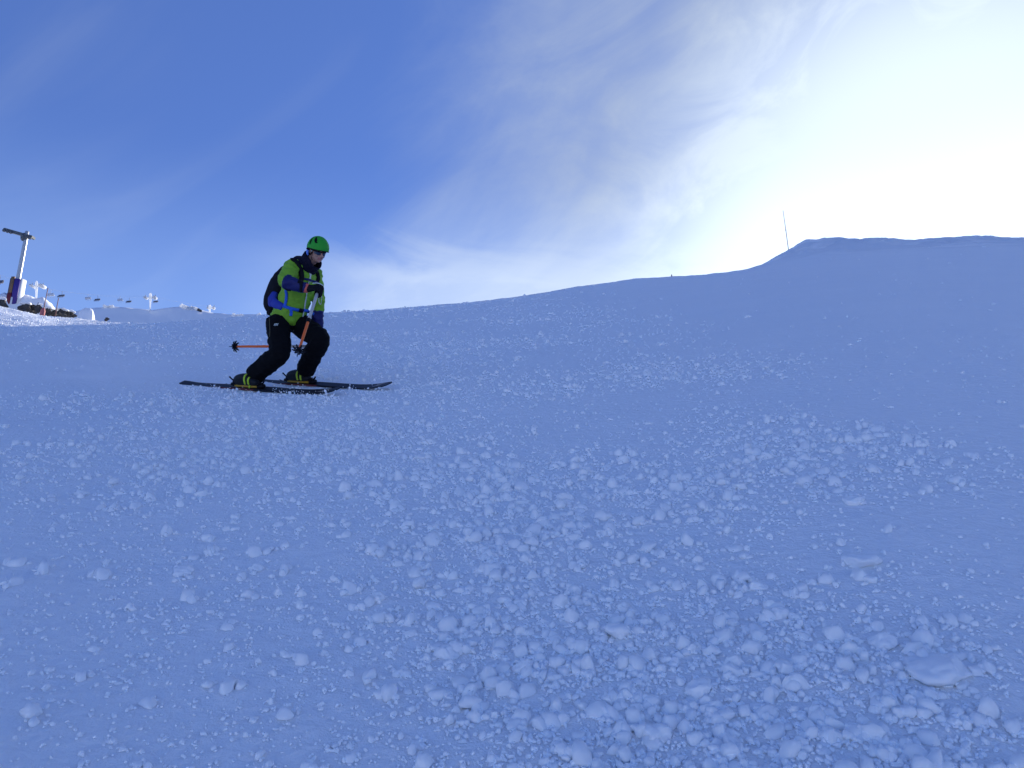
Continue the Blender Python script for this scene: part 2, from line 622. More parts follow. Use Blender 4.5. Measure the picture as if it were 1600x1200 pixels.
def crumbs(n, d0, d1):
    """random crumbs, finer and thinner with distance, laid where chunk_mask says; returns x, y, z, size"""
    d = d0 * (d1 / d0) ** (rng.random(n) ** 0.92)
    az = np.radians(rng.uniform(-44, 44, n))
    x, y = d * np.sin(az), d * np.cos(az)
    thick = np.interp(d, [0, 6, 9, 17, 40, 90], [1.0, 1.0, 0.72, 0.40, 0.22, 0.15])
    m = np.maximum(chunk_mask(x, y) * thick, 0.08 * thick * (1 - 0.8 * sstep(0, 14, np.degrees(az)) * sstep(5, 12, d)))
    smin = 0.0023 + 0.00070 * d ** 0.96
    s = smin * np.minimum(rng.random(n) ** (-1 / (1.85 + 0.3 * sstep(3.5, 7.0, d))), 5.0 + 2.5 * (1 - sstep(3.0, 6.0, d)))
    # the skis have swept their own track
    a1, b1 = (x + 2.75) * 0.905 - (y - 8.1) * 0.425, (x + 2.75) * 0.425 + (y - 8.1) * 0.905
    swept = (np.abs(a1) < 1.5) & (b1 > -0.22) & (b1 < 0.75)
    keep = (rng.random(n) < m) & ~(swept & (s > smin * 1.3))
    keep &= ~((s > smin * 2.4) & (rng.random(n) > m))     # big clods only where the field is thick
    x, y, s, smin = x[keep], y[keep], s[keep], smin[keep]
    # clods break up: the larger ones carry smaller pieces around them
    big = np.nonzero(s > smin * 1.9)[0]
    for _ in range(3):
        j = big[rng.random(len(big)) < 0.75]
        an, rr = rng.uniform(0, 2 * np.pi, len(j)), s[j] * rng.uniform(0.55, 1.5, len(j))
        x = np.concatenate([x, x[j] + rr * np.cos(an)]); y = np.concatenate([y, y[j] + rr * np.sin(an)])
        s = np.concatenate([s, s[j] * rng.uniform(0.3, 0.7, len(j))])
    return x, y, ground(x, y) + s * rng.uniform(-0.35, 0.45, len(s)), s


cx_, cy_, cz_, cs_ = crumbs(165000, 1.3, 75.0)
P_ = np.stack([cx_, cy_, cz_], -1)
_near = np.hypot(cx_, cy_) < 4.6
parts = [scatter(P_[_near], cs_[_near], ICO2), scatter(P_[~_near], cs_[~_near], ICO1)]
off, VV, FF = 0, [], []
for v, f in parts:
    VV.append(v); FF.append(f + off); off += len(v)
me = mesh_np('snow_crumbs', np.vstack(VV), np.vstack(FF), M_CRUMB)
o = bpy.data.objects.new('snow_crumbs', me)
link(o, label='loose broken crumbs of snow strewn over the slope', cat='snow', kind='stuff')

# the largest clods, one by one
CLODS = [(1470, 1052, 43, 0.62, 'largest rounded snow clod, near the lower right corner'),
         (1345, 880, 27, 0.62, 'flat wide snow clod on the right, above the largest clod'),
         (1335, 785, 16, 0.6, 'small flat snow clod high on the right of the crumb field'),
         (1378, 1006, 19, 0.8, 'squarish snow clod just up and left of the largest clod'),
         (968, 990, 25, 0.65, 'broad snow clod right of the middle of the lower edge'),
         (818, 1046, 15, 0.95, 'upright egg shaped snow clod below the middle of the picture'),
         (1092, 1078, 23, 0.75, 'angular snow clod near the lower edge, right of centre'),
         (700, 1022, 21, 0.7, 'pointed snow clod near the lower edge, left of centre'),
         (287, 897, 14, 0.8, 'snow clod alone on the smoother snow at lower left'),
         (402, 890, 11, 0.7, 'smaller clod right of the lone clod at lower left'),
         (1218, 962, 14, 0.85, 'round snow clod left of the squarish clod'),
         (657, 718, 15, 0.5, 'flat pale snow clod below the tips of the skis'),
         (1185, 920, 14, 0.75, 'snow clod above the round clod in the right half'),
         (1028, 1150, 22, 0.7, 'snow clod at the very bottom edge, right of centre')]
for i, (px, py, rp, fl, lb) in enumerate(CLODS):
    p = hit(px, py)
    r = rp * (p - Vector((0, 0, EYE))).length / F_PX
    v = lump_shape(ICO4[0], 200 + i, 0.28)
    v = v @ np.array(Matrix.Rotation(i * 1.7, 3, 'Z')).T
    v[:, 2] *= fl
    me = mesh_np('snow_clod', v * r, ICO4[1], M_CRUMB)
    o = bpy.data.objects.new('snow_clod', me)
    o.location = p + Vector((0, 0, r * fl * 0.12))
    link(o, label=lb, cat='snow clod', group='large clods of snow on the slope')

# ------------------------------------------------------------------ sunlit bench, banks and far hill on the left
M_FIRN = mat('wind packed snow', (0.86, 0.875, 0.90), 0.75, 0.05, 3.0, 0.0, spec=0.25)
M_ROCK = mat('dark rock', (0.075, 0.068, 0.066), 0.9, 0.5, 1.3, 0.6, 9.0, spec=0.2)
M_RIME = mat('rime', (0.88, 0.89, 0.90), 0.8, 0.04, 2.0, spec=0.2, translucent=0.55)


def polar_sheet(name, az0, az1, nazs, d0, d1, nd, fz, material, **kw):
    A_, D_ = np.meshgrid(np.linspace(az0, az1, nazs), np.linspace(d0, d1, nd))
    X_, Y_ = D_ * np.sin(A_), D_ * np.cos(A_)
    Z_ = fz(A_, D_, X_, Y_)
    I_ = np.arange(nazs * nd).reshape(nd, nazs)
    q = np.stack([I_[:-1, :-1], I_[1:, :-1], I_[1:, 1:], I_[:-1, 1:]], -1).reshape(-1, 4)
    me_ = mesh_np(name, np.stack([X_, Y_, Z_], -1).reshape(-1, 3), q[:, ::-1], material)
    o_ = bpy.data.objects.new(name, me_)
    return link(o_, **kw)


def px_line(pts):
    a_, t_ = [], []
    for p in pts:
        r = ray(*p)
        a_.append(math.atan2(r.x, r.y)); t_.append(r.z / math.hypot(r.x, r.y))
    return np.array(a_), np.array(t_)


B_A, B_T = px_line([(-260, 455), (-60, 473), (0, 480), (30, 486), (60, 492), (110, 498), (160, 502), (230, 507), (275, 512), (330, 519)])
B_LOW = px_line([(-260, 530), (0, 521), (230, 518), (330, 522)])


def bench_z(A_, D_, X_, Y_):
    top = np.interp(A_, B_A, B_T)
    bot = np.interp(A_, B_LOW[0], B_LOW[1])
    k = sstep(44, 66, D_) ** 0.9
    z = EYE + D_ * (bot + (top - bot) * k)
    z = np.where(D_ > 66, EYE + 66 * top + (D_ - 66) * 0.10, z)
    return z + 0.10 * fbm(X_ * 0.5, Y_ * 0.5, 4, 5)


polar_sheet('snow_bench', math.radians(-46), math.radians(-21.5), 260, 44, 96, 120, bench_z, M_SNOW,
            label='sunlit strip of snow below the rocks at left', kind='structure')
# wind crumbs on the bench, each catching the low sun
_n = 11000
_a = np.radians(rng.uniform(-38, -23.5, _n)); _d = rng.uniform(46, 68, _n)
_x, _y = _d * np.sin(_a), _d * np.cos(_a)
_s = np.minimum(0.014 * rng.random(_n) ** (-1 / 2.3), 0.075)
_v, _f = scatter(np.stack([_x, _y, bench_z(_a, _d, _x, _y) + _s * rng.uniform(-0.2, 0.5, _n)], -1), _s, ICO1)
link(bpy.data.objects.new('bench_crumbs', mesh_np('bench_crumbs', _v, _f, M_FIRN)), label='small snow lumps strewn over the sunlit strip', cat='snow', kind='stuff')

H_A, H_T = px_line([(-300, 478), (-60, 484), (60, 490), (118, 486), (150, 480), (175, 478.5), (200, 480.5), (235, 484), (258, 481), (282, 478),
                    (302, 480), (318, 485), (335, 489), (370, 491), (410, 490.5), (440, 492), (500, 494), (560, 500)])
HILL_D = 330.0


def hill_z(A_, D_, X_, Y_):
    top = EYE + HILL_D * np.interp(A_, H_A, H_T)
    u = HILL_D - D_
    bumps = 1.1 * fbm(X_ * 0.045, Y_ * 0.045, 4, 44)
    z = top - np.where(u > 0, 0.80 * u, 0.9 * (-u) * 0.25)
    z = z + bumps * sstep(0, 12, np.abs(u)) + 0.15 * fbm(X_ * 0.3, Y_ * 0.3, 3, 12)
    return z


polar_sheet('far_hill', math.radians(-44), math.radians(-11), 420, 285, 390, 90, hill_z, M_FIRN,
            label='shaded snow hill beyond the slope, lift towers along it', kind='structure')


def mound(name, line, dist, depth, material, lab, cat, foot=1.2, seed=0):
    """a drifted bank of snow: crest along a line of pixels, steep towards the camera, sloping away behind"""
    a_, t_ = px_line(line)

    def fz(A_, D_, X_, Y_):
        top = EYE + dist * np.interp(A_, a_, t_)
        u = dist - D_
        ends = sstep(a_[0], a_[0] + 0.012, A_) * (1 - sstep(a_[-1] - 0.012, a_[-1], A_))
        z = top - np.where(u > 0, 2.4 * u ** 1.25, 0.20 * (-u))
        z = z + 0.34 * fbm(X_ * 0.8, Y_ * 0.8, 4, seed)
        return z - (1 - ends) * 2.5
    return polar_sheet(name, a_[0], a_[-1], 130, dist - foot, dist + depth, 46, fz, material, label=lab, cat=cat)


mound('snow_bank', [(-40, 458), (0, 461), (22, 462), (34, 464), (50, 468), (62, 470), (74, 473), (86, 478), (98, 485), (112, 488), (122, 490)],
      71.0, 9.0, M_FIRN, 'snow bank capping the dark rocks behind the leaning tower', 'snow bank', 1.6, 8)
mound('snow_hump', [(108, 490), (118, 488.5), (130, 488), (140, 489), (148, 492), (154, 496), (160, 501)],
      66.5, 5.0, M_FIRN, 'low rounded snow hump at the right end of the rocks', 'snow bank', 1.0, 18)


def rock(px0, py0, px1, py1, dist, seed, lab, snow=True, material=None, group='dark rocks below the snow bank'):
    """a craggy boulder filling a pixel box, snow lying on its top"""
    c = at_dist((px0 + px1) / 2, (py0 + py1) / 2, dist)
    s = dist / F_PX
    hx, hz = (px1 - px0) / 2 * s, (py1 - py0) / 2 * s
    v = lump_shape(ICO3[0], seed, 0.75)
    v = v * (1 + 0.10 * np.array([mnoise.noise(Vector(p) * 6 + Vector((seed, 2, 1))) for p in v]))[:, None]
    v = v / np.abs(v).max(0)
    v = v * np.array([hx * 1.12, hx * 0.9, hz * 1.15])
    root = empty('snowy_rock' if snow else 'rock', c - Vector((0, 0, hz)), label=lab, cat='rock', group=group)
    me_ = mesh_np('stone', v + np.array([0, 0, hz]), ICO3[1], material or M_ROCK, smooth=False)
    st = bpy.data.objects.new('stone', me_); link(st, root)
    if snow:
        # a drift of snow settled on the upper part: a flattened lump of its own
        cap = lump_shape(ICO3[0], seed + 50, 0.3) * np.array([hx * 1.0, hx * 0.8, hz * 0.34])
        me_ = mesh_np('snow_cap', cap + np.array([0, hx * 0.1, hz * 1.85]), ICO3[1], M_FIRN)
        link(bpy.data.objects.new('snow_cap', me_), root)
    return root


for i, (b, lab) in enumerate([
        ((-6, 466, 9, 482), 'dark rock at the left picture edge beside the tower pads'),
        ((29, 474, 46, 489), 'dark rock just right of the padded tower foot'),
        ((43, 477, 58, 491), 'second dark rock right of the padded tower foot'),
        ((55, 475, 64, 491), 'tall narrow black rock beside the red marker pole'),
        ((67, 481, 82, 495), 'brownish rock between the two red marker poles'),
        ((80, 484, 92, 496), 'small rock at the foot of the shorter marker pole'),
        ((89, 483, 106, 497), 'broad dark rock right of the shorter marker pole'),
        ((101, 486, 117, 498), 'dark rock at the right end of the row')]):
    rock(*b, 68.5 + 0.4 * (i % 3), 300 + i, lab)
rock(163.5, 495, 172, 502, 62, 333, 'small black rock alone on the sunlit snow', False, group=None)

RIMED = [(160, 478, 170, 482), (171, 478, 178, 483), (284, 478, 292, 486), (290, 480, 298, 488), (295, 479, 303, 491), (301, 480, 309, 489),
         (307, 483, 315, 491), (292, 499, 303, 504), (362, 491, 368, 496), (370, 492, 380, 497), (402, 490, 408, 495), (281, 476, 286, 482)]
for i, b in enumerate(RIMED):
    d = 330 - ((b[1] + b[3]) / 2 - float(np.interp((b[0] + b[2]) / 2, [160, 282, 318, 370, 410], [479, 478, 485, 491, 490]))) * 0.35 - 0.4
    b = (b[0] - 0.5, b[1] - 1.2, b[2] + 0.5, b[3])
    rock(*b, d, 340 + i,
         {2: 'rimed rock at the top left of the far cluster', 3: 'second rimed rock of the far cluster from the left', 4: 'tallest white rimed rock in the far cluster', 5: 'rimed rock right of the tallest in the far cluster', 6: 'dark rock at the right end of the far cluster', 11: 'smallest, leftmost rimed rock of the far cluster'}[i] if i in (2, 3, 4, 5, 6, 11) else
         ['pale rimed rock on the hilltop left of the chairs', 'second pale rimed rock on the hilltop', '', '', '', '', '',
          'rimed rock alone below the cluster on the far hill', 'leftmost of three small rimed rocks by the skier',
          'longest of three small rimed rocks by the skier', 'small rimed rock just behind the skier', ''][i],
         False, M_RIME if i not in (6,) else M_ROCK, 'rime covered rocks on the far hill')

# ------------------------------------------------------------------ lift towers
M_STEEL = mat('galvanised steel', (0.45, 0.46, 0.47), 0.42, 0.1, 4.0, metal=0.5)
M_DARKSTEEL = mat('dark steel', (0.10, 0.11, 0.12), 0.55, 0.2, 4.0, metal=0.3)
PADS = [mat('navy pad', (0.03, 0.035, 0.09), 0.6), mat('tan pad', (0.22, 0.12, 0.06), 0.7), mat('red pad', (0.20, 0.025, 0.03), 0.6),
        mat('blue pad', (0.06, 0.035, 0.24), 0.6), mat('white pad', (0.80, 0.79, 0.78), 0.6)]


def on_plane(px, py, Y):
    r = ray(px, py)
    return Vector((0, 0, EYE)) + r * (Y / r.y)


Z_AX = Vector((0, 0, 1))
T1Y = on_plane(19, 486, 58.5).y
base = on_plane(19, 486, T1Y); top = on_plane(42.5, 362, T1Y)
t1 = empty('lift_tower', base, label='tall leaning grey lift tower with padded foot at left edge', cat='lift tower', group='lift towers')
ax = (top - base).normalized()
b_ = bmesh.new(); loft(b_, [base - ax * 1.0, base + (top - base) * 0.5, top], [0.20, 0.17, 0.145], (0, 1, 0), 20, 3)
under(finish(b_, 'pole', M_STEEL), t1)
la, ra = on_plane(6.5, 358.5, T1Y), on_plane(52, 371.5, T1Y)
b_ = bmesh.new()
u = (ra - la).normalized(); side = Vector((0, 1, 0)); up_ = u.cross(side).normalized()
box(b_, (la + ra) / 2, (u, side, up_), ((ra - la).length, 0.3, 0.16), 0.02)
box(b_, la + u * 0.9, (u, side, up_), (1.7, 0.34, 0.24), 0.03)
box(b_, ra - u * 0.35, (u, side, up_), (0.75, 0.5, 0.22), 0.03)
under(finish(b_, 'crossarm', M_DARKSTEEL, smooth=False), t1)
b_ = bmesh.new(); hd = on_plane(38.5, 370, T1Y)
loft(b_, [hd - ax * 0.30, hd, hd + ax * 0.25], [0.24, 0.30, 0.2], (0, 1, 0), 12, 2)
under(finish(b_, 'head_bracket', M_DARKSTEEL), t1)
for e_, s_ in ((la, 1), (ra, -1)):
    for k in range(3):
        b_ = bmesh.new(); c = e_ + u * s_ * (0.15 + 0.3 * k) - up_ * 0.14 * 0 + Vector((0, -0.2, -0.13))
        tube(b_, c - side * 0.05, c + side * 0.05, 0.13, 12)
        under(finish(b_, 'sheave', M_DARKSTEEL), t1)
# pads strapped round the foot, each a curved slab of its own
for k, (a0, a1, mi, z0, z1, rr) in enumerate([(-168, -116, 0, 0.1, 2.65, 0.54), (-114, -84, 1, 0.35, 2.75, 0.57), (-116, -82, 2, 0.0, 1.35, 0.63),
                                              (-80, -68, 4, 0.05, 1.0, 0.60), (-81, -36, 3, 0.15, 2.6, 0.55), (-34, 24, 4, 0.0, 2.65, 0.60),
                                              (28, 80, 3, 0.1, 2.5, 0.56), (85, 130, 1, 0.1, 2.6, 0.56), (135, 188, 0, 0.1, 2.5, 0.56)]):
    b_ = bmesh.new()
    n_ = 6
    rows = []
    for rr_, zz0, zz1 in ((rr, z0, z1), (rr - 0.16, z0, z1)):
        for zq in (zz0, zz1):
            rows.append([b_.verts.new(base + ax * zq + Vector((math.cos(math.radians(a0 + (a1 - a0) * q / n_)), math.sin(math.radians(a0 + (a1 - a0) * q / n_)), 0)) * rr_)
                         for q in range(n_ + 1)])
    o0, o1, i0, i1 = rows
    for q in range(n_):
        b_.faces.new((o0[q], o0[q + 1], o1[q + 1], o1[q])); b_.faces.new((i0[q], i1[q], i1[q + 1], i0[q + 1]))
        b_.faces.new((o1[q], o1[q + 1], i1[q + 1], i1[q])); b_.faces.new((o0[q], i0[q], i0[q + 1], o0[q + 1]))
    b_.faces.new((o0[0], o1[0], i1[0], i0[0])); b_.faces.new((o0[-1], i0[-1], i1[-1], o1[-1]))
    under(finish(b_, 'pad', PADS[mi]), t1)


def rime_tower(px, py_top, py_base, l_px, r_px, py_arm, dist, extra, lab):
    Y = at_dist(px, py_base, dist).y
    base, top = on_plane(px - 1, py_base + extra, Y), on_plane(px, py_top, Y)
    s = dist / F_PX
    t = empty('rimed_lift_tower', base, label=lab, cat='lift tower', group='lift towers')
    b = bmesh.new()
    loft(b, [base, base.lerp(top, 0.5), base.lerp(top, 0.72), base.lerp(top, 0.9), top],
         [0.9 * s, 1.2 * s, 1.7 * s, 1.9 * s, 1.0 * s], (0, 1, 0), 16, 3)
    pm = under(finish(b, 'pole', M_RIME), t)
    for q in (l_px, r_px):
        a, e = on_plane(px, py_arm, Y), on_plane(q, py_arm, Y)
        d = (e - a).normalized()
        b = bmesh.new()
        tube(b, a, e, 0.9 * s, 10)
        under(finish(b, 'crossarm', M_RIME), t)
        b = bmesh.new()
        m_ = a.lerp(e, 0.72)
        L = (e - a).length * 0.36
        box(b, m_, (d, Vector((0, 1, 0)), Z_AX), (L * 1.3, 2.4, 4.2 * s if q > px else 3.0 * s), 0.8 * s)
        under(finish(b, 'sheave_train', M_RIME), t)
        b = bmesh.new()
        tube(b, a.lerp(e, 0.8) + Vector((0, 0, 2.0 * s)), a.lerp(e, 0.8) + Vector((0, 0, 4.6 * s)), 0.35 * s, 6)
        under(finish(b, 'lifting_frame', M_DARKSTEEL), t)
    return a


rime_tower(57.2, 439.5, 471, 48.5, 69.5, 447.5, 225, 14, 'white rimed lift tower standing behind the snow bank')
rime_tower(235.2, 458, 484, 225, 244.5, 465.5, 325, 4, 'white rimed lift tower in the middle of the far hill crest')
rime_tower(328.2, 476.5, 490, 323.5, 336, 481.5, 480, 5, 'smallest, farthest rimed lift tower nearest to the skier')

# ------------------------------------------------------------------ haul ropes and chairs
M_CHAIR = mat('chair dark blue', (0.12, 0.13, 0.17), 0.6)
M_CHAIRS = mat('frosted chair', (0.48, 0.52, 0.60), 0.7)
ROPES = {'near': [((-60, 421), 150), ((0, 430), 175), ((30, 440), 200), ((49.5, 445), 225), ((97, 455), 255), ((153, 462), 285), ((202, 465.5), 310), ((225.5, 463.5), 325),
                  ((244, 466), 335), ((324, 480), 480), ((360, 489), 540)],
         'far': [((-60, 424), 150), ((0, 433), 178), ((69, 445.5), 227), ((80, 453), 250), ((138, 459.5), 285), ((188, 462.5), 310), ((244, 464), 327), ((290, 474), 410), ((336, 480), 481), ((372, 489), 540)]}
for k, lab in (('near', 'thin haul rope carrying the dark chairs'), ('far', 'thin haul rope carrying the pale frosted chairs')):
    b_ = bmesh.new()
    P_ = [at_dist(p[0], p[1], d) for p, d in ROPES[k]]
    loft(b_, P_, [0.011] * len(P_), (0, 0, 1), 6, 5)
    finish(b_, 'haul_rope', M_DARKSTEEL, label=lab, cat='cable')


def make_chair(m):
    """two metre wide chair hanging from the rope; origin at the rope grip"""
    root = empty('lift_chair', (0, 0, 0))
    b = bmesh.new()
    pts = [(0, 0, 0.05), (0, 0, -0.25), (0.0, 0.12, -0.5), (0, 0.12, -1.1)]
    loft(b, [Vector(p) for p in pts], [0.06] * 4, (1, 0, 0), 6, 3)
    finish(b, 'hanger', m, root)
    b = bmesh.new()
    box(b, (0, -0.22, -1.72), ((1, 0, 0), (0, 1, 0), (0, 0, 1)), (2.2, 0.5, 0.14), 0.03)
    finish(b, 'seat', m, root)
    b = bmesh.new()
    box(b, (0, 0.06, -1.42), ((1, 0, 0), (0, 1, 0), (0, 0, 1)), (2.1, 0.12, 0.55), 0.04)
    finish(b, 'backrest', m, root)
    b = bmesh.new()
    for x in (-1.05, 1.05):
        tube(b, Vector((x, 0.06, -1.1)), Vector((x, -0.42, -1.7)), 0.045, 6)
    tube(b, Vector((-1.05, 0.08, -1.1)), Vector((1.05, 0.08, -1.1)), 0.05, 6)
    finish(b, 'frame', m, root)
    b = bmesh.new(); tube(b, Vector((-1.0, -0.5, -2.15)), Vector((1.0, -0.5, -2.15)), 0.04, 6)
    for x in (-0.9, 0.9):
        tube(b, Vector((x, -0.5, -2.15)), Vector((x, -0.44, -1.72)), 0.03, 6)
    finish(b, 'footrest', m, root)
    return root


def copy_thing(root):
    r = root.copy(); COL.objects.link(r)
    for ch in root.children:
        c = ch.copy(); COL.objects.link(c); c.parent = r
    return r


proto_d, proto_p = make_chair(M_CHAIR), make_chair(M_CHAIRS)
used = set()
for px, py, d, dark, lab in [(0, 430, 175, 1, 'dark lift chair cut by the left picture edge'),
                             (32, 440.6, 202, 1, 'dark lift chair just right of the padded tower pole'),
                             (97, 455, 255, 1, 'dark lift chair above the shorter red marker pole'),
                             (80, 453, 250, 0, 'faint frosted lift chair right of the rimed tower behind the bank'),
                             (138, 459.5, 285, 0, 'faint frosted lift chair above the snow hump'),
                             (153, 462, 285, 1, 'dark lift chair above the small black rock'),
                             (188, 462.5, 310, 0, 'faint frosted lift chair left of the middle rimed tower'),
                             (202, 465.5, 310, 1, 'dark lift chair left of the middle rimed tower'),
                             (244, 466, 335, 1, 'dark lift chair touching the right arm of the middle rimed tower')]:
    pr = proto_d if dark else proto_p
    o = pr if pr.name not in used else copy_thing(pr)
    used.add(pr.name)
    o.location = at_dist(px, py, d)
    o.rotation_euler = (0, 0, math.radians(-12 if dark else 168))
    o['label'] = lab; o['category'] = 'lift chair'; o['group'] = 'chairs hanging on the lift'

# ------------------------------------------------------------------ marker poles
M_PIPE = mat('red brown marker pole', (0.20, 0.075, 0.06), 0.6)
M_REDPAD = mat('faded red pad', (0.45, 0.13, 0.13), 0.7)
for (x0, y0, x1, y1, d, pad, lab) in [(66, 491, 75, 450, 66, True, 'taller thin red marker pole with red padded foot'),
                                      (86, 492, 91.5, 466, 66.5, False, 'shorter thin red marker pole in front of the rocks')]:
    Y = at_dist(x0, y0, d).y
    p0, p1 = on_plane(x0, y0, Y), on_plane(x1, y1, Y)
    r = empty('marker_pole', p0, label=lab, cat='marker pole', group='red marker poles by the rocks')
    b = bmesh.new(); tube(b, p0 - Vector((0, 0, 0.4)), p1, 0.035, 8, 0.028)
    under(finish(b, 'shaft', M_PIPE), r)
    if pad:
        b = bmesh.new(); q = p0.lerp(p1, 0.22)
        loft(b, [p0 - Vector((0, 0, 0.1)), p0.lerp(q, 0.5), q], [0.16, 0.17, 0.10], (0, 1, 0), 12, 3)
        under(finish(b, 'foot_pad', M_REDPAD), r)

M_GREYP = mat('weathered grey pole', (0.50, 0.44, 0.42), 0.7)
D_ = 112.0
Y = at_dist(1233, 393, D_).y
p0, p1 = on_plane(1233.2, 397, Y), on_plane(1223.5, 329, Y)
r = empty('tall_mast', p0, label='tall thin leaning mast on the shoulder of the ridge', cat='mast')
b_ = bmesh.new(); tube(b_, p0 - Vector((0, 0, 0.6)), p0.lerp(p1, 0.55), 0.060, 8, 0.05)
under(finish(b_, 'lower_shaft', M_GREYP), r)
b_ = bmesh.new(); tube(b_, p0.lerp(p1, 0.54), p1, 0.048, 8, 0.032)
under(finish(b_, 'upper_shaft', M_GREYP), r)
b_ = bmesh.new(); c = p0.lerp(p1, 0.55); tube(b_, c - (p1 - p0).normalized() * 0.08, c + (p1 - p0).normalized() * 0.08, 0.07, 8)
under(finish(b_, 'collar', M_GREYP), r)

Y = at_dist(1049.5, 436, 98).y
p0, p1 = on_plane(1050, 437, Y), on_plane(1049.4, 429.5, Y)
r = empty('short_post', p0, label='tiny dark post on the crest in the middle of the skyline', cat='post')
b_ = bmesh.new(); tube(b_, p0 - Vector((0, 0, 0.4)), p1, 0.07, 8, 0.06)
under(finish(b_, 'shaft', M_ROCK), r)
b_ = bmesh.new(); tube(b_, p1.lerp(p0, 0.1), p1 + Vector((0, 0, 0.04)), 0.09, 8, 0.05)
under(finish(b_, 'cap', M_ROCK), r)

# ------------------------------------------------------------------ the skier
CAMR = Vector((1, 0, 0)); CAMU = Vector((0, -SP, CP)); CAMW = Vector((0, -CP, -SP))      # right, up, towards the lens
_fw = -CAMW
near_foot, far_foot = hit(389, 610), hit(471, 602)
D0 = ((near_foot - cam.location).dot(_fw) + (far_foot - cam.location).dot(_fw)) / 2
PXM = F_PX / D0


def PT(px, py, w=0.0):
    """a point of the skier: pixel and how far it is in front of (+) or behind the middle of the body"""
    return at_depth(px, py, D0 - w)


def VV3(u, v, w_):
    return (CAMR * u + CAMU * v + CAMW * w_).normalized()


M_GREEN = mat('lime jacket', (0.205, 0.42, 0.02), 0.62, 0.22, 14.0, 0.25, 240)
M_NAVY = mat('navy fabric', (0.008, 0.010, 0.105), 0.65, 0.15, 9.0, 0.25, 240)
M_BLACK = mat('black ski trousers', (0.0045, 0.0045, 0.006), 0.8, 0.25, 8.0, 0.25, 240, spec=0.10)
M_BLACK2 = mat('black nylon', (0.007, 0.007, 0.011), 0.7, 0.25, 14.0, 0.25, 300, spec=0.15)
M_SKIN = mat('skin', (0.50, 0.27, 0.20), 0.5, 0.10, 40.0)
M_LIP = mat('lips', (0.40, 0.15, 0.13), 0.5, 0.10, 40.0)
M_HAIR = mat('dark hair', (0.03, 0.02, 0.015), 0.6)
M_HELM = mat('green helmet shell', (0.03, 0.36, 0.03), 0.55, 0.06, 10.0, spec=0.25)
M_LENS = mat('blue mirror lens', (0.03, 0.05, 0.09), 0.12, 0.1, 10.0, metal=0.4)
M_BLUE = mat('bright blue webbing', (0.02, 0.12, 0.62), 0.6, 0.1, 30)
M_BLUED = mat('deep blue pocket', (0.015, 0.035, 0.33), 0.6, 0.1, 30)
M_WHITE = mat('reflective piping', (0.62, 0.66, 0.62), 0.5, 0.05, 30)
M_ORANGE = mat('orange shaft', (0.88, 0.15, 0.02), 0.4, 0.05, 30)
M_PALE = mat('white shaft', (0.52, 0.49, 0.47), 0.4, 0.06, 30)
M_NEON = mat('neon buckle', (0.45, 0.62, 0.03), 0.45, 0.05, 30)
M_BOOT = mat('boot shell', (0.012, 0.014, 0.018), 0.5, 0.3, 12, spec=0.2)
M_AMBER = mat('amber boot sole', (0.42, 0.25, 0.02), 0.5, 0.25, 25)
M_SKI = mat('black ski base', (0.005, 0.005, 0.006), 0.5, 0.2, 12, spec=0.15)
M_SKITOP = mat('ski topsheet', (0.010, 0.010, 0.015), 0.45, 0.2, 12, spec=0.2)
M_SKIRED = mat('red ski stripe', (0.12, 0.012, 0.012), 0.4, 0.1, 12)

R_SH, L_SH = PT(457, 416, 0.14), PT(491, 425, -0.13)
SH_AX = (L_SH - R_SH).normalized()                         # from his right shoulder to his left
TORSO_F = VV3(0.66, -0.22, 0.72)                           # chest faces right and towards us
TORSO_F = (TORSO_F - TORSO_F.dot(SH_AX) * SH_AX).normalized()
NECK = PT(480, 414, 0.03)
PELV, WAIST, CHEST, UCH = PT(449, 498, 0.0), PT(457, 478, 0.0), PT(468, 447, 0.02), PT(475, 424, 0.01)
R_HIP, L_HIP = PT(434, 503, 0.10), PT(463, 503, -0.09)
R_KN, L_KN = PT(437, 551, 0.33), PT(500, 530, 0.17)
R_AN, L_AN = PT(392, 592, 0.20), PT(474, 585, -0.18)
R_EL, R_WR = PT(446, 440, 0.36), PT(478, 450, 0.41)
L_EL, L_WR = PT(497, 467, -0.12), PT(496, 512, -0.13)
R_HAND, L_HAND = PT(497, 454, 0.42), PT(498, 541, -0.14)
HEAD = PT(496.5, 392.5, 0.10)
HF = VV3(0.64, -0.30, 0.70)
HU = VV3(0.20, 1.0, 0.16); HU = (HU - HU.dot(HF) * HF).normalized()
HR = HF.cross(HU).normalized()                             # his own right-hand side

person = empty('person', (near_foot + far_foot) / 2,
               label='skier in lime green jacket, black trousers and green helmet, gliding right', cat='person')
own = lambda o: under(o, person)


def H(r, u, f):
    return HEAD + HR * r + HU * u + HF * f


# body: one continuous skin, head to feet
b_ = bmesh.new()
loft(b_, [PELV, WAIST, CHEST, UCH], [(0.15, 0.10), (0.14, 0.095), (0.16, 0.105), (0.15, 0.085)], SH_AX, 20, 3)
loft(b_, [UCH, NECK, HEAD - HU * 0.05], [0.075, 0.058, 0.058], SH_AX, 16, 3)
for a in ([R_SH, R_EL, R_WR], [L_SH, L_EL, L_WR]):
    loft(b_, a, [0.052, 0.042, 0.030], TORSO_F, 12, 4)
loft(b_, [R_SH, UCH, L_SH], [0.055, 0.07, 0.055], TORSO_F, 12, 4)
for a in ([R_HIP, R_KN, R_AN], [L_HIP, L_KN, L_AN]):
    loft(b_, a, [0.085, 0.062, 0.042], TORSO_F, 14, 4)
loft(b_, [R_HIP, PELV, L_HIP], [0.085, 0.095, 0.085], TORSO_F, 14, 3)
ellipsoid(b_, H(0, 0.035, -0.012), (HR * 0.074, HF * 0.094, HU * 0.095))                    # skull
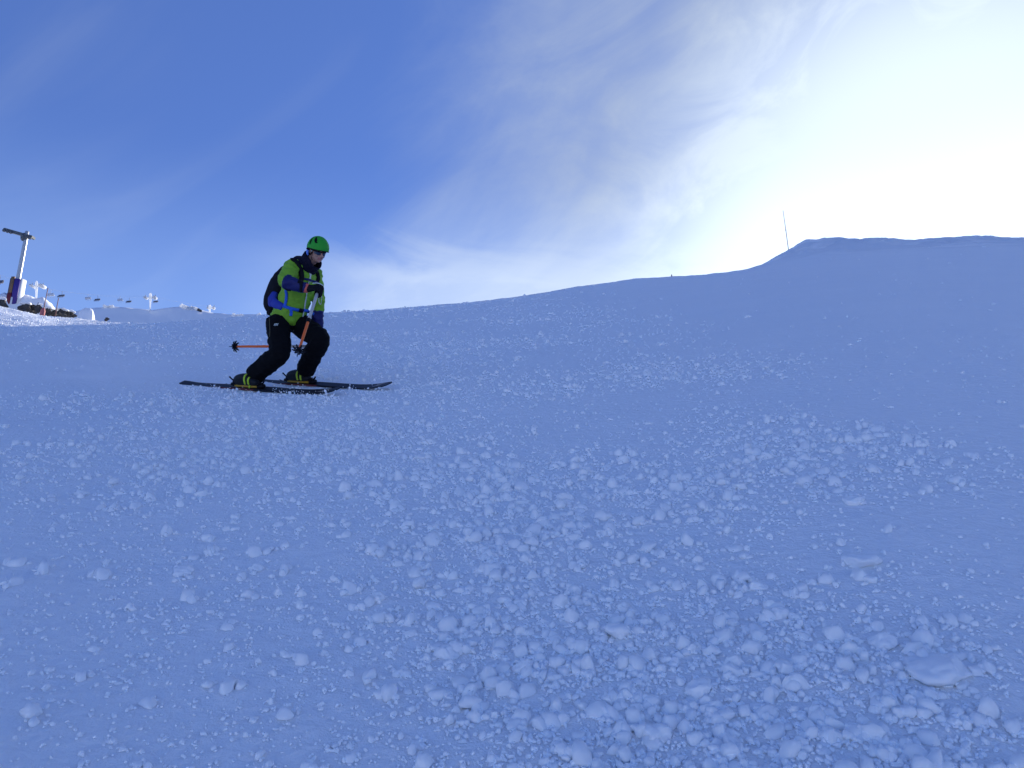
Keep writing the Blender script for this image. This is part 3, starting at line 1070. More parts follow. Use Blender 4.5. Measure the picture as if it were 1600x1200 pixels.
ellipsoid(b_, H(0, -0.045, 0.020), (HR * 0.060, HF * 0.068, HU * 0.078))                    # face
ellipsoid(b_, H(0, -0.092, 0.036), (HR * 0.036, HF * 0.040, HU * 0.026))                    # jaw and chin
ellipsoid(b_, H(0, -0.100, 0.064), (HR * 0.017, HF * 0.015, HU * 0.014))
for s_ in (-1, 1):
    ellipsoid(b_, H(s_ * 0.036, -0.035, 0.062), (HR * 0.021, HF * 0.021, HU * 0.019))       # cheekbones
    ellipsoid(b_, H(s_ * 0.030, 0.016, 0.074), (HR * 0.026, HF * 0.012, HU * 0.010))        # brows
    ellipsoid(b_, H(s_ * 0.076, -0.010, -0.012), (HR * 0.010, HF * 0.020, HU * 0.030))      # ears
loft(b_, [H(0, 0.004, 0.082), H(0, -0.018, 0.098), H(0, -0.036, 0.110), H(0, -0.044, 0.094)], [0.008, 0.011, 0.015, 0.013], HR, 12, 3)  # nose
loft(b_, [H(-0.024, -0.064, 0.070), H(0, -0.061, 0.084), H(0.024, -0.064, 0.070)], [0.006, 0.0085, 0.006], HU, 10, 3)      # lips
loft(b_, [H(-0.022, -0.076, 0.070), H(0, -0.077, 0.083), H(0.022, -0.076, 0.070)], [0.006, 0.0085, 0.006], HU, 10, 3)
me = remeshed(b_, 0.0055, 2)
me.materials.append(M_SKIN); me.materials.append(M_LIP)
for p_ in me.polygons:
    q = p_.center - HEAD
    if abs(q.dot(HR)) < 0.026 and -0.084 < q.dot(HU) < -0.055 and q.dot(HF) > 0.072:
        p_.material_index = 1
own(link(bpy.data.objects.new('body', me)))

# trousers
b_ = bmesh.new()
loft(b_, [PT(456, 483, 0), PELV, PT(446, 510, 0.01)], [(0.165, 0.130), (0.172, 0.138), (0.14, 0.125)], SH_AX, 24, 3)
R_CUFF, L_CUFF = R_AN.lerp(R_KN, 0.12), L_AN.lerp(L_KN, 0.12)
for hp, kn, cf in ((R_HIP, R_KN, R_CUFF), (L_HIP, L_KN, L_CUFF)):
    loft(b_, [hp, hp.lerp(kn, 0.5) + CAMU * 0.0, kn, kn.lerp(cf, 0.45), cf],
         [0.124, 0.116, 0.104, 0.106, 0.100], TORSO_F, 22, 5)
me = remeshed(b_, 0.010, 4)
crease(me, 0.013, 9.0, (1, 1, 1.5), 2)
me.materials.append(M_BLACK)
trousers = own(link(bpy.data.objects.new('trousers', me)))

# jacket with its two sleeves
b_ = bmesh.new()
HEM = PELV + (PELV - WAIST) * 0.12
loft(b_, [HEM, WAIST, WAIST.lerp(CHEST, 0.5), CHEST, UCH, NECK - (NECK - UCH) * 0.3],
     [(0.190, 0.160), (0.178, 0.150), (0.180, 0.150), (0.180, 0.148), (0.155, 0.115), (0.090, 0.085)], SH_AX, 28, 4)
loft(b_, [R_SH, UCH, L_SH], [0.080, 0.09, 0.078], TORSO_F, 18, 4)
loft(b_, [R_SH, R_SH.lerp(R_EL, 0.5), R_EL, R_EL.lerp(R_WR, 0.5), R_WR], [0.084, 0.080, 0.072, 0.062, 0.050], TORSO_F, 18, 4)
loft(b_, [L_SH, L_SH.lerp(L_EL, 0.5), L_EL, L_EL.lerp(L_WR, 0.5), L_WR], [0.080, 0.076, 0.068, 0.062, 0.054], TORSO_F, 18, 4)
me = remeshed(b_, 0.009, 3)
crease(me, 0.014, 10.0, (1, 1, 1.5), 5)
for m_ in (M_GREEN, M_NAVY):
    me.materials.append(m_)


def seg_dist(p, a, b):
    t = max(0.0, min(1.0, (p - a).dot(b - a) / (b - a).length_squared))
    return (p - a.lerp(b, t)).length, t


for p_ in me.polygons:
    c = p_.center
    dr, tr = seg_dist(c, R_EL, R_WR); dl, tl = seg_dist(c, L_EL, L_WR)
    dt = min(seg_dist(c, WAIST, CHEST)[0], seg_dist(c, R_SH, R_EL)[0] + 0.01)
    if dr < 0.090 and dr < dt and (tr > 0.02):
        p_.material_index = 1
    elif dl < 0.10 and tl > 0.42 and (c - L_WR).length < (c - WAIST).length:
        p_.material_index = 1
jacket = own(link(bpy.data.objects.new('jacket', me)))

from mathutils.bvhtree import BVHTree


def bvh(*objs):
    V_, F_ = [], []
    for o_ in objs:
        k = len(V_)
        V_ += [v.co.copy() for v in o_.data.vertices]
        F_ += [[k + i for i in p.vertices] for p in o_.data.polygons]
    return BVHTree.FromPolygons(V_, F_)


def on_cloth(tree, px, py, lift=0.006):
    r = ray(px, py).normalized()
    loc, no, _, _ = tree.ray_cast(cam.location, r)
    if loc is None:
        return None
    return loc + no * lift, no


def strap(name, tree, pix, width, thick, material, parent, lift=0.004, steps=5):
    """a flat band lying on the cloth along a line of pixels"""
    P_ = catmull([p if len(p) == 2 else p[:2] for p in pix], steps)
    rows = [q for q in (on_cloth(tree, x, y, lift) for x, y in P_) if q]
    b = bmesh.new()
    ribs = []
    for i, (c, n_) in enumerate(rows):
        t = (rows[min(i + 1, len(rows) - 1)][0] - rows[max(i - 1, 0)][0]).normalized()
        s_ = t.cross(n_).normalized()
        ribs.append([b.verts.new(c + s_ * (width / 2) * k + n_ * (thick if j else -0.004)) for k, j in ((-1, 0), (-1, 1), (1, 1), (1, 0))])
    for p, q in zip(ribs, ribs[1:]):
        for k in range(4):
            b.faces.new((p[k], p[(k + 1) % 4], q[(k + 1) % 4], q[k]))
    b.faces.new(ribs[0]); b.faces.new(ribs[-1][::-1])
    o_ = finish(b, name, material)
    return under(o_, parent)


TREE = bvh(jacket)


def sub(o_, part):
    """make o_ a sub-part of a part that is itself under the person"""
    o_.parent = part
    o_.matrix_parent_inverse = (Matrix.Translation(person.location) @ part.matrix_parent_inverse).inverted() if False else Matrix.Identity(4)
    return o_


def band(name, tree, pix, width, thick, material, part, lift=0.004, steps=5):
    o_ = strap(name, tree, pix, width, thick, material, person, lift, steps)
    o_.parent = part
    o_.matrix_parent_inverse = Matrix.Identity(4)
    return o_


band('zip', TREE, [(487, 417), (485, 430), (481, 445), (477, 470), (474, 488), (471, 502)], 0.012, 0.006, M_WHITE, jacket)
band('piping', TREE, [(474, 409), (480, 418), (484, 430), (485, 441)], 0.010, 0.006, M_WHITE, jacket)
band('pocket_flap', TREE, [(446, 451), (450, 453), (454, 453)], 0.018, 0.006, M_BLACK2, jacket)
band('cuff', TREE, [(470, 442), (471, 448), (470, 455)], 0.03, 0.006, M_BLACK2, jacket)

# high dark collar standing open round the neck
b_ = bmesh.new()
C0, C1 = UCH.lerp(NECK, 0.30), NECK.lerp(HEAD, 0.42)
AXC = (C1 - C0).normalized()
n_ = 36
inn, out = [], []
RINGS = [(0.0, 0.112, 0.115), (0.35, 0.110, 0.112), (0.7, 0.104, 0.110), (1.0, 0.100, 0.112)]
for ri, (t, ra, rb) in enumerate(RINGS):
    ro, rin = [], []
    for k in range(n_):
        an = 2 * math.pi * k / n_
        dirv = SH_AX * math.cos(an) * ra + (TORSO_F - TORSO_F.dot(AXC) * AXC).normalized() * math.sin(an) * rb
        front = max(0.0, math.sin(an))
        lift_ = AXC * (0.026 * (1 - front) * t - 0.040 * front ** 3 * t + 0.006 * math.sin(5 * an) * t)
        c = C0.lerp(C1, t) + lift_ + TORSO_F * 0.045 * t * front
        ro.append(b_.verts.new(c + dirv)); rin.append(b_.verts.new(c + dirv * 0.86))
    out.append(ro); inn.append(rin)
for a, b in zip(out, out[1:]):
    for k in range(n_):
        b_.faces.new((a[k], a[(k + 1) % n_], b[(k + 1) % n_], b[k]))
for a, b in zip(inn, inn[1:]):
    for k in range(n_):
        b_.faces.new((a[k], b[k], b[(k + 1) % n_], a[(k + 1) % n_]))
for k in range(n_):
    b_.faces.new((out[-1][k], out[-1][(k + 1) % n_], inn[-1][(k + 1) % n_], inn[-1][k]))
own(finish(b_, 'collar', mat('dark navy collar', (0.007, 0.006, 0.022), 0.75, 0.2, 20, 0.3, 200, spec=0.15)))
b_ = bmesh.new()                                             # hood rolled up behind the neck
BK = -TORSO_F
loft(b_, [NECK + SH_AX * -0.105 + TORSO_F * 0.03 - HU * 0.01, NECK + SH_AX * -0.095 + BK * 0.07 + HU * 0.015, NECK + BK * 0.115 + HU * 0.03,
          NECK + SH_AX * 0.095 + BK * 0.07 + HU * 0.015, NECK + SH_AX * 0.105 + TORSO_F * 0.03 - HU * 0.01],
     [0.030, 0.046, 0.052, 0.046, 0.030], HU, 14, 5)
own(finish(b_, 'hood', MATS['dark navy collar']))

# helmet: shell with open vents over a dark liner
b_ = bmesh.new()
NT_, NP_ = 30, 72
HC = H(0, 0.034, -0.008)


def helm(th, ph, k=1.0):
    rr, rf, ru = 0.116, 0.136, 0.130
    bulge = 1 + 0.03 * math.cos(2 * ph)
    return HC + (HR * (math.sin(th) * math.sin(ph) * rr * bulge) + HF * (math.sin(th) * math.cos(ph) * rf) + HU * (math.cos(th) * ru)) * k


def rim(ph):
    """how far down the shell reaches: higher at the brow, lower at the nape, arched over the ear"""
    c = math.cos(ph)
    return math.radians(99 - 3 * max(0, c) ** 2 + 14 * max(0, -c) - 5 * max(0, math.sin(abs(ph)) - 0.6))


def is_vent(ph, u_):
    a = math.degrees(ph)
    a = (a + 180) % 360 - 180
    for s_ in (-1, 1):
        for (a0, u0, a1, u1, wd) in ((74, 0.22, 48, 0.66, 13.0), (108, 0.26, 84, 0.80, 10.5), (138, 0.30, 116, 0.86, 9.0), (164, 0.36, 150, 0.84, 8.0)):
            if u0 < u_ < u1:
                mid = a0 + (a1 - a0) * (u_ - u0) / (u1 - u0)
                if abs(a * s_ - mid) < wd * (0.55 + 0.45 * math.sin(math.pi * (u_ - u0) / (u1 - u0))):
                    return True
    return False


grid = []
for i in range(NT_ + 1):
    grid.append([b_.verts.new(helm(rim(2 * math.pi * j / NP_) * max(i, 0.02) / NT_, 2 * math.pi * j / NP_)) for j in range(NP_)])
for i in range(NT_):
    for j in range(NP_):
        if not is_vent(2 * math.pi * (j + 0.5) / NP_, (i + 0.5) / NT_):
            b_.faces.new((grid[i][j], grid[i][(j + 1) % NP_], grid[i + 1][(j + 1) % NP_], grid[i + 1][j]))
bmesh.ops.delete(b_, geom=[v for v in b_.verts if not v.link_faces], context='VERTS')
g = bmesh.ops.solidify(b_, geom=list(b_.faces), thickness=0.008)
helmet = own(finish(b_, 'helmet', M_HELM))
b_ = bmesh.new()
grid = [[b_.verts.new(helm(rim(2 * math.pi * j / 48) * 1.02 * max(i, 0.02) / 16, 2 * math.pi * j / 48, 0.93)) for j in range(48)] for i in range(17)]
for i in range(16):
    for j in range(48):
        b_.faces.new((grid[i][j], grid[i][(j + 1) % 48], grid[i + 1][(j + 1) % 48], grid[i + 1][j]))
o = finish(b_, 'liner', M_BLACK2); o.parent = helmet
b_ = bmesh.new()
loft(b_, [helm(rim(2 * math.pi * j / 40), 2 * math.pi * j / 40, 0.985) for j in range(41)], [(0.006, 0.008)] * 41, HU, 8, 1, False)
o = finish(b_, 'rim', M_BLACK2); o.parent = helmet
for s_ in (1, -1):                                           # ear flap and chin strap on both sides
    b_ = bmesh.new()
    loft(b_, [H(s_ * 0.100, -0.012, -0.040), H(s_ * 0.101, -0.036, -0.036), H(s_ * 0.094, -0.062, -0.022)], [(0.020, 0.011), (0.020, 0.012), (0.010, 0.007)], HF, 12, 3)
    o = finish(b_, 'ear_pad', mat('light blue ear pad', (0.10, 0.22, 0.72), 0.6, 0.1, 30)); o.parent = helmet
    b_ = bmesh.new()
    loft(b_, [H(s_ * 0.093, -0.005, 0.012), H(s_ * 0.078, -0.050, 0.012), H(s_ * 0.052, -0.100, 0.010), H(0, -0.122, 0.012)], [(0.006, 0.002)] * 4, HF, 8, 4)
    o = finish(b_, 'chin_strap', M_BLACK2); o.parent = helmet
b_ = bmesh.new()                                             # short dark hair below the nape of the helmet
ellipsoid(b_, H(0, -0.02, -0.045), (HR * 0.078, HF * 0.055, HU * 0.055))
own(finish(b_, 'hair', M_HAIR))

# sunglasses
b_ = bmesh.new()


def gl(an, u_, k=1.0):
    return H(math.sin(an) * 0.079 * k, -0.012 + u_, 0.004 + math.cos(an) * 0.098 * k)


def patch(b, a0, a1, lo, hi, thick, n=10, m=5):
    F0, F1 = [], []
    for i in range(n + 1):
        an = a0 + (a1 - a0) * i / n
        r0, r1 = [], []
        for j in range(m + 1):
            u_ = lo(i / n) + (hi(i / n) - lo(i / n)) * j / m
            r0.append(b.verts.new(gl(an, u_, 1.0))); r1.append(b.verts.new(gl(an, u_, 1.0 - thick)))
        F0.append(r0); F1.append(r1)
    for i in range(n):
        for j in range(m):
            b.faces.new((F0[i][j], F0[i + 1][j], F0[i + 1][j + 1], F0[i][j + 1]))
            b.faces.new((F1[i][j], F1[i][j + 1], F1[i + 1][j + 1], F1[i + 1][j]))
    for i in range(n):
        b.faces.new((F0[i][0], F1[i][0], F1[i + 1][0], F0[i + 1][0])); b.faces.new((F0[i][m], F0[i + 1][m], F1[i + 1][m], F1[i][m]))
    for j in range(m):
        b.faces.new((F0[0][j], F0[0][j + 1], F1[0][j + 1], F1[0][j])); b.faces.new((F0[n][j], F1[n][j], F1[n][j + 1], F0[n][j + 1]))


glasses = empty('sunglasses', (0, 0, 0)); own(glasses); glasses.matrix_parent_inverse = Matrix.Translation(person.location).inverted()
for s_ in (-1, 1):
    b_ = bmesh.new()
    lo = lambda t: -0.019 * math.sin(math.pi * min(1, 0.18 + t * 0.74)) ** 0.6
    hi = lambda t: 0.018 * math.sin(math.pi * min(1, 0.22 + t * 0.66)) ** 0.5
    patch(b_, s_ * math.radians(9), s_ * math.radians(60), lo, hi, 0.03)
    o = finish(b_, 'lens', M_LENS); o.parent = glasses
    b_ = bmesh.new()
    loft(b_, [gl(s_ * math.radians(a), 0.015, 1.015) for a in (4, 15, 30, 45, 60, 72)] + [H(s_ * 0.082, 0.004, -0.02)], [(0.005, 0.003)] * 7, HU, 8, 3)
    o = finish(b_, 'frame', M_BLACK2); o.parent = glasses
    b_ = bmesh.new()
    loft(b_, [H(s_ * 0.084, 0.002, 0.030), H(s_ * 0.086, -0.006, 0.022), H(s_ * 0.085, -0.016, 0.018)], [0.004, 0.0045, 0.003], HU, 8, 2)
    o = finish(b_, 'temple_tip', M_WHITE); o.parent = glasses


# gloves: palm, four curled fingers and a thumb closing round a pole grip
def glove(name, grip, axis, wrist, back, mirror, parent_label=None):
    Zg = axis.normalized()
    Xg = (grip - wrist); Xg = (Xg - Xg.dot(Zg) * Zg).normalized()
    Yg = Zg.cross(Xg)
    if Yg.dot(back) < 0:
        Yg = -Yg
    K = 1.18
    G = lambda x, y, z: grip + Xg * x * K + Yg * y * K + Zg * z * K
    b = bmesh.new()
    loft(b, [wrist.lerp(grip, -0.25), wrist.lerp(grip, 0.15), G(-0.050, 0.022, 0.0), G(-0.008, 0.034, 0.002), G(0.022, 0.030, 0.004)],
         [(0.048, 0.046), (0.044, 0.042), (0.044, 0.028), (0.047, 0.022), (0.044, 0.016)], Zg, 16, 4)
    for i in range(4):                                       # index on top
        z = 0.036 - 0.0245 * i
        L_ = (0.95, 1.05, 1.0, 0.82)[i]
        pth = [G(0.012, 0.036, z)]
        for k, an in enumerate((62, 22, -22, -66, -112, -150)):
            rr = 0.034 * (1 if k < 4 else 0.92) * (0.94 + 0.06 * L_)
            if k > 4 and L_ < 0.9:
                break
            pth.append(G(math.cos(math.radians(an)) * rr, math.sin(math.radians(an)) * rr, z - 0.002 * k))
        loft(b, pth, [0.0155] * (len(pth) - 1) + [0.0125], Zg, 10, 3)
    loft(b, [G(-0.034, 0.016, 0.040), G(-0.030, -0.012, 0.052), G(-0.012, -0.034, 0.052), G(0.012, -0.036, 0.048)], [0.016, 0.0155, 0.014, 0.011], Zg, 10, 4)
    o_ = own(finish(b, name, M_BLACK2))
    b = bmesh.new()                                          # stripe across the back of the hand
    loft(b, [G(-0.050, 0.050, 0.034), G(-0.010, 0.058, 0.034), G(0.018, 0.051, 0.034), G(0.040, 0.036, 0.032)], [(0.007, 0.003)] * 4, Zg, 8, 3)
    q = finish(b, 'stripe', M_WHITE); q.parent = o_
    b = bmesh.new()
    c = wrist.lerp(grip, 0.05)
    loft(b, [c - Xg * 0.022, c, c + Xg * 0.022], [(0.050, 0.048), (0.0515, 0.0495), (0.047, 0.045)], Zg, 16, 2)
    q = finish(b, 'cuff_strap', mat('coral strap', (0.72, 0.14, 0.09), 0.6, 0.1, 30) if name == 'glove' and mirror else M_NAVY); q.parent = o_
    return Zg


# poles first decide the grips
def ski_pole(grip, tip, lab, flat_basket):
    ax_ = (grip - tip).normalized()
    root = empty('ski_pole', tip, label=lab, cat='ski pole', group='the two ski poles')
    Lp = (grip - tip).length
    b = bmesh.new(); tube(b, tip, tip + ax_ * 0.09, 0.004, 8, 0.010)
    under(finish(b, 'tip', M_DARKSTEEL), root)
    b = bmesh.new(); loft(b, [tip + ax_ * 0.07, tip + ax_ * 0.3, tip + ax_ * (Lp * 0.52)], [0.0125, 0.014, 0.0145], (0, 1, 0), 14, 3)
    under(finish(b, 'lower_shaft', M_ORANGE), root)
    b = bmesh.new(); tube(b, tip + ax_ * (Lp * 0.52), grip + ax_ * 0.02, 0.0165, 14)
    under(finish(b, 'upper_shaft', M_PALE), root)
    b = bmesh.new(); c = tip + ax_ * (Lp * 0.52); tube(b, c - ax_ * 0.02, c + ax_ * 0.025, 0.021, 14)
    under(finish(b, 'length_clamp', M_BLACK2), root)
    b = bmesh.new()
    loft(b, [grip - ax_ * 0.085, grip - ax_ * 0.02, grip + ax_ * 0.05, grip + ax_ * 0.085], [0.015, 0.018, 0.017, 0.023], (0, 1, 0), 14, 3)
    under(finish(b, 'handle', M_BLACK2), root)
    b = bmesh.new()                                          # webbing loop hanging from the handle
    e1 = ax_.orthogonal().normalized()
    loft(b, [grip + ax_ * 0.07 + e1 * 0.015, grip + e1 * 0.05 - Vector((0, 0, 0.03)), grip + e1 * 0.045 - Vector((0, 0, 0.12)), grip + e1 * 0.015 - Vector((0, 0, 0.10)), grip + ax_ * 0.06 + e1 * 0.01],
         [(0.008, 0.0025)] * 5, ax_, 8, 4)
    under(finish(b, 'wrist_strap', M_PALE), root)
    # powder basket: hub, ring and curved spokes
    e2 = ax_.cross(e1)
    c = tip + ax_ * 0.085
    b = bmesh.new(); tube(b, c - ax_ * 0.02, c + ax_ * 0.028, 0.020, 12, 0.015)
    bk = under(finish(b, 'basket', M_BLACK2), root)
    for k in range(9):
        an = 2 * math.pi * k / 9
        dv = e1 * math.cos(an) + e2 * math.sin(an)
        tv = -e1 * math.sin(an) + e2 * math.cos(an)
        b = bmesh.new()
        loft(b, [c + dv * 0.012, c + dv * 0.035 - ax_ * 0.006 + tv * 0.006, c + dv * 0.056 + ax_ * 0.002 + tv * 0.012, c + dv * 0.066 + ax_ * 0.012 + tv * 0.010],
             [(0.0095, 0.006), (0.0085, 0.006), (0.009, 0.007), (0.006, 0.005)], tv, 8, 2)
        s_ = finish(b, 'spoke', M_BLACK2); s_.parent = bk
    b = bmesh.new()
    loft(b, [c + (e1 * math.cos(a) + e2 * math.sin(a)) * 0.042 for a in np.linspace(0, 2 * math.pi, 25)], [0.0045] * 25, ax_, 6, 1, False)
    s_ = finish(b, 'ring', M_BLACK2); s_.parent = bk
    return ax_


TIP_N, TIP_F = PT(464, 557, 1.10), PT(358, 541.5, -0.50)
axn = ski_pole(R_HAND, TIP_N, 'orange and white ski pole held in front of the skier, basket between the legs', False)
axf = ski_pole(L_HAND, TIP_F, 'orange ski pole sticking out level behind the skier', True)
glove('glove', R_HAND, axn, R_WR, VV3(0.1, 0.5, 0.8), True)
glove('glove', L_HAND, axf, L_WR, VV3(1, 0.1, 0.2), False)

# ------------------------------------------------------------------ backpack
PB = -TORSO_F
BACK_AX = (UCH - WAIST).normalized()
pk = empty('backpack', WAIST + PB * 0.2, label='black backpack with blue hip belt worn by the skier', cat='backpack')
own_p = lambda o_: under(o_, pk)
b_ = bmesh.new()
cb = lambda t, o_: WAIST.lerp(UCH, t) + PB * o_
loft(b_, [cb(-0.24, 0.20), cb(-0.10, 0.245), cb(0.25, 0.262), cb(0.60, 0.245), cb(0.90, 0.20), cb(1.04, 0.15)],
     [(0.115, 0.078), (0.142, 0.115), (0.146, 0.120), (0.138, 0.108), (0.115, 0.080), (0.070, 0.045)], SH_AX, 24, 4, True, 2.8)
me = remeshed(b_, 0.010, 3); crease(me, 0.006, 9, (1, 1, 1), 9); me.materials.append(M_BLACK2)
sack = own_p(link(bpy.data.objects.new('sack', me)))
b_ = bmesh.new()
for s_ in (-1,):
    pass
loft(b_, [cb(-0.12, 0.14) - SH_AX * 0.145, cb(0.05, 0.16) - SH_AX * 0.155, cb(0.24, 0.17) - SH_AX * 0.145], [(0.050, 0.030), (0.058, 0.036), (0.040, 0.018)], PB, 16, 4)
me = remeshed(b_, 0.008, 3); crease(me, 0.006, 12, (1, 1, 1), 11); me.materials.append(M_BLUED)
own_p(link(bpy.data.objects.new('side_pocket', me)))
b_ = bmesh.new()
loft(b_, [cb(-0.33, 0.21) - SH_AX * 0.10, cb(-0.36, 0.235), cb(-0.33, 0.21) + SH_AX * 0.10], [0.034, 0.038, 0.034], PB, 14, 4)
own_p(finish(b_, 'bottom_roll', M_BLACK2))
for pix, wd, m_, nm in [([(455, 404), (463, 410), (469, 420), (471, 432), (469, 443)], 0.055, M_BLACK2, 'shoulder_strap'),
                        ([(490, 417), (495, 425), (497, 436), (494, 442)], 0.040, M_BLACK2, 'shoulder_strap'),
                        ([(474, 436), (481, 437), (488, 439), (497, 441)], 0.022, M_NAVY, 'chest_strap'),
                        ([(438, 474), (445, 479), (455, 482), (466, 484), (477, 485), (486, 488), (491, 491)], 0.032, M_BLUE, 'hip_belt'),
                        ([(447, 453), (448, 462), (447, 471), (445, 479)], 0.026, M_BLUE, 'compression_strap'),
                        ([(454, 483), (455, 488), (454, 493)], 0.030, M_BLUE, 'strap_end')]:
    T_ = bvh(jacket)
    o = strap(nm, T_, pix, wd, 0.010, m_, pk, 0.004)
b_ = bmesh.new(); q = on_cloth(TREE, 470, 484.5, 0.014)
if q:
    box(b_, q[0], (SH_AX, q[1].cross(SH_AX).normalized(), q[1]), (0.06, 0.045, 0.018), 0.004)
    own_p(finish(b_, 'buckle', M_BLACK2))
# side panels of the hip belt reach back to the sack
for s_ in (-1, 1):
    b_ = bmesh.new()
    loft(b_, [WAIST + SH_AX * s_ * 0.180 + TORSO_F * 0.05 - BACK_AX * 0.03, WAIST + SH_AX * s_ * 0.188 - TORSO_F * 0.04 - BACK_AX * 0.02, WAIST + SH_AX * s_ * 0.155 - TORSO_F * 0.15],
         [(0.040, 0.016), (0.050, 0.020), (0.055, 0.022)], BACK_AX, 12, 4)
    own_p(finish(b_, 'belt_wing', M_BLUED))

# trouser mark and thigh zip
TT = bvh(trousers)
for k in range(3):
    band('logo_stroke', TT, [(428.5 + 2.2 * k, 509), (430.2 + 2.2 * k, 505.5)], 0.008, 0.002, M_WHITE, trousers, 0.003, 3)
band('thigh_zip', TT, [(421, 494), (421.5, 505), (422, 516), (421.5, 526)], 0.005, 0.002, mat('grey zip', (0.10, 0.09, 0.05), 0.5), trousers, 0.003, 4)


# ------------------------------------------------------------------ skis and boots
def ground_normal(p, e=0.6):
    dx = (gz(p.x + e, p.y) - gz(p.x - e, p.y)) / (2 * e); dy = (gz(p.x, p.y + e) - gz(p.x, p.y - e)) / (2 * e)
    return Vector((-dx, -dy, 1)).normalized()


def ski(foot, tail_px, tip_px, d_tail, d_tip, edge_deg, lab):
    tail, tip = at_depth(*tail_px, d_tail), at_depth(*tip_px, d_tip)
    # ride on the snow: the highest ground along the ski carries it
    need = max(gz(tail.lerp(tip, k / 12).x, tail.lerp(tip, k / 12).y) - tail.lerp(tip, k / 12).z for k in range(1, 11))
    lift_ = Vector((0, 0, max(0.0, need * 0.5 + 0.01)))
    tail, tip = tail + lift_, tip + lift_
    X = (tip - tail).normalized()
    n_ = ground_normal((tail + tip) / 2)
    Y = n_.cross(X).normalized(); Zs = X.cross(Y).normalized()
    e = math.radians(edge_deg)                                # rolled about its length
    Y = (Y * math.cos(e) - Zs * math.sin(e)).normalized()
    Zs = X.cross(Y).normalized()
    L = (tip - tail).length
    root = empty('ski', (tail + tip) / 2, label=lab, cat='ski', group='the two skis')
    M = lambda x, y, z: tail + X * x + Y * y + Zs * z
    N = 72
    b = bmesh.new(); rows = []
    for i in range(N + 1):
        s_ = i / N
        x = s_ * L
        wd = 0.050 + 0.014 * (2 * s_ - 0.85) ** 2 + 0.012 * s_
        if s_ > 0.93:
            wd *= max(0.0, 1 - ((s_ - 0.93) / 0.0715) ** 2.6) ** 0.42 * 0.94 + 0.06
        if s_ < 0.03:
            wd *= 0.75 + 0.25 * s_ / 0.03
        z = 0.060 * max(0.0, (s_ - 0.74) / 0.26) ** 2.2 + 0.02 * max(0.0, (0.12 - s_) / 0.12) ** 2
        th = 0.009 + 0.010 * math.exp(-((s_ - 0.42) / 0.22) ** 2)
        rows.append([b.verts.new(M(x, -wd, z)), b.verts.new(M(x, wd, z)), b.verts.new(M(x, wd, z + th * 0.6)), b.verts.new(M(x, wd * 0.9, z + th)),
                     b.verts.new(M(x, -wd * 0.9, z + th)), b.verts.new(M(x, -wd, z + th * 0.6))])
    for i, (p, q) in enumerate(zip(rows, rows[1:])):
        for k in range(6):
            f = b.faces.new((p[k], p[(k + 1) % 6], q[(k + 1) % 6], q[k]))
            f.material_index = 0 if k == 0 else 1
            if k in (1, 2, 4, 5) and 0.12 < i / N < 0.50:
                f.material_index = 2
    b.faces.new(rows[0][::-1]); b.faces.new(rows[-1])
    under(finish(b, 'ski_body', [M_SKI, M_SKITOP, M_SKIRED], smooth=False), root)
    # pale graphic on the shovel
    b = bmesh.new()
    for (s0, s1, y0, y1) in ((0.885, 0.935, -0.035, -0.012), (0.90, 0.95, 0.004, 0.026)):
        vs_ = []
        for s_, y in ((s0, y0), (s1 - 0.02, y0 + 0.01), (s1, y1), (s0 + 0.03, y1)):
            z = 0.060 * max(0.0, (s_ - 0.74) / 0.26) ** 2.2 + 0.0125
            vs_.append((s_ * L, y, z))
        lo_ = [b.verts.new(M(x, y, z)) for x, y, z in vs_]; hi_ = [b.verts.new(M(x, y, z + 0.002)) for x, y, z in vs_]
        b.faces.new(hi_); b.faces.new(lo_[::-1])
        for k in range(4):
            b.faces.new((lo_[k], lo_[(k + 1) % 4], hi_[(k + 1) % 4], hi_[k]))
    under(finish(b, 'graphic', M_PALE, smooth=False), root)
    fx = (foot - tail).dot(X)                                # where the boot stands along the ski
    A = lambda x, y, z: M(fx + x, y, 0.019 + z)
    axs = (X, Y, Zs)
    b = bmesh.new(); box(b, A(0.19, 0, 0.018), axs, (0.085, 0.062, 0.036), 0.008); box(b, A(0.165, 0, 0.044), axs, (0.035, 0.070, 0.024), 0.006)
    tube(b, A(0.20, 0, 0.03), A(0.245, 0, 0.075), 0.009, 8)
    under(finish(b, 'toe_piece', M_BLACK2), root)
    b = bmesh.new(); box(b, A(-0.165, 0, 0.022), axs, (0.09, 0.060, 0.044), 0.008); box(b, A(-0.155, 0, 0.055), axs, (0.05, 0.05, 0.035), 0.008)
    tube(b, A(-0.175, 0, 0.06), A(-0.225, 0, 0.105), 0.008, 8)
    under(finish(b, 'heel_piece', M_BLACK2), root)
    for y in (-0.06, 0.06):
        b = bmesh.new(); loft(b, [A(-0.10, y * 0.8, 0.010), A(-0.15, y, 0.022), A(-0.23, y * 1.1, 0.050)], [0.004] * 3, Zs, 6, 3)
        under(finish(b, 'brake_arm', M_DARKSTEEL), root)
    return A, axs


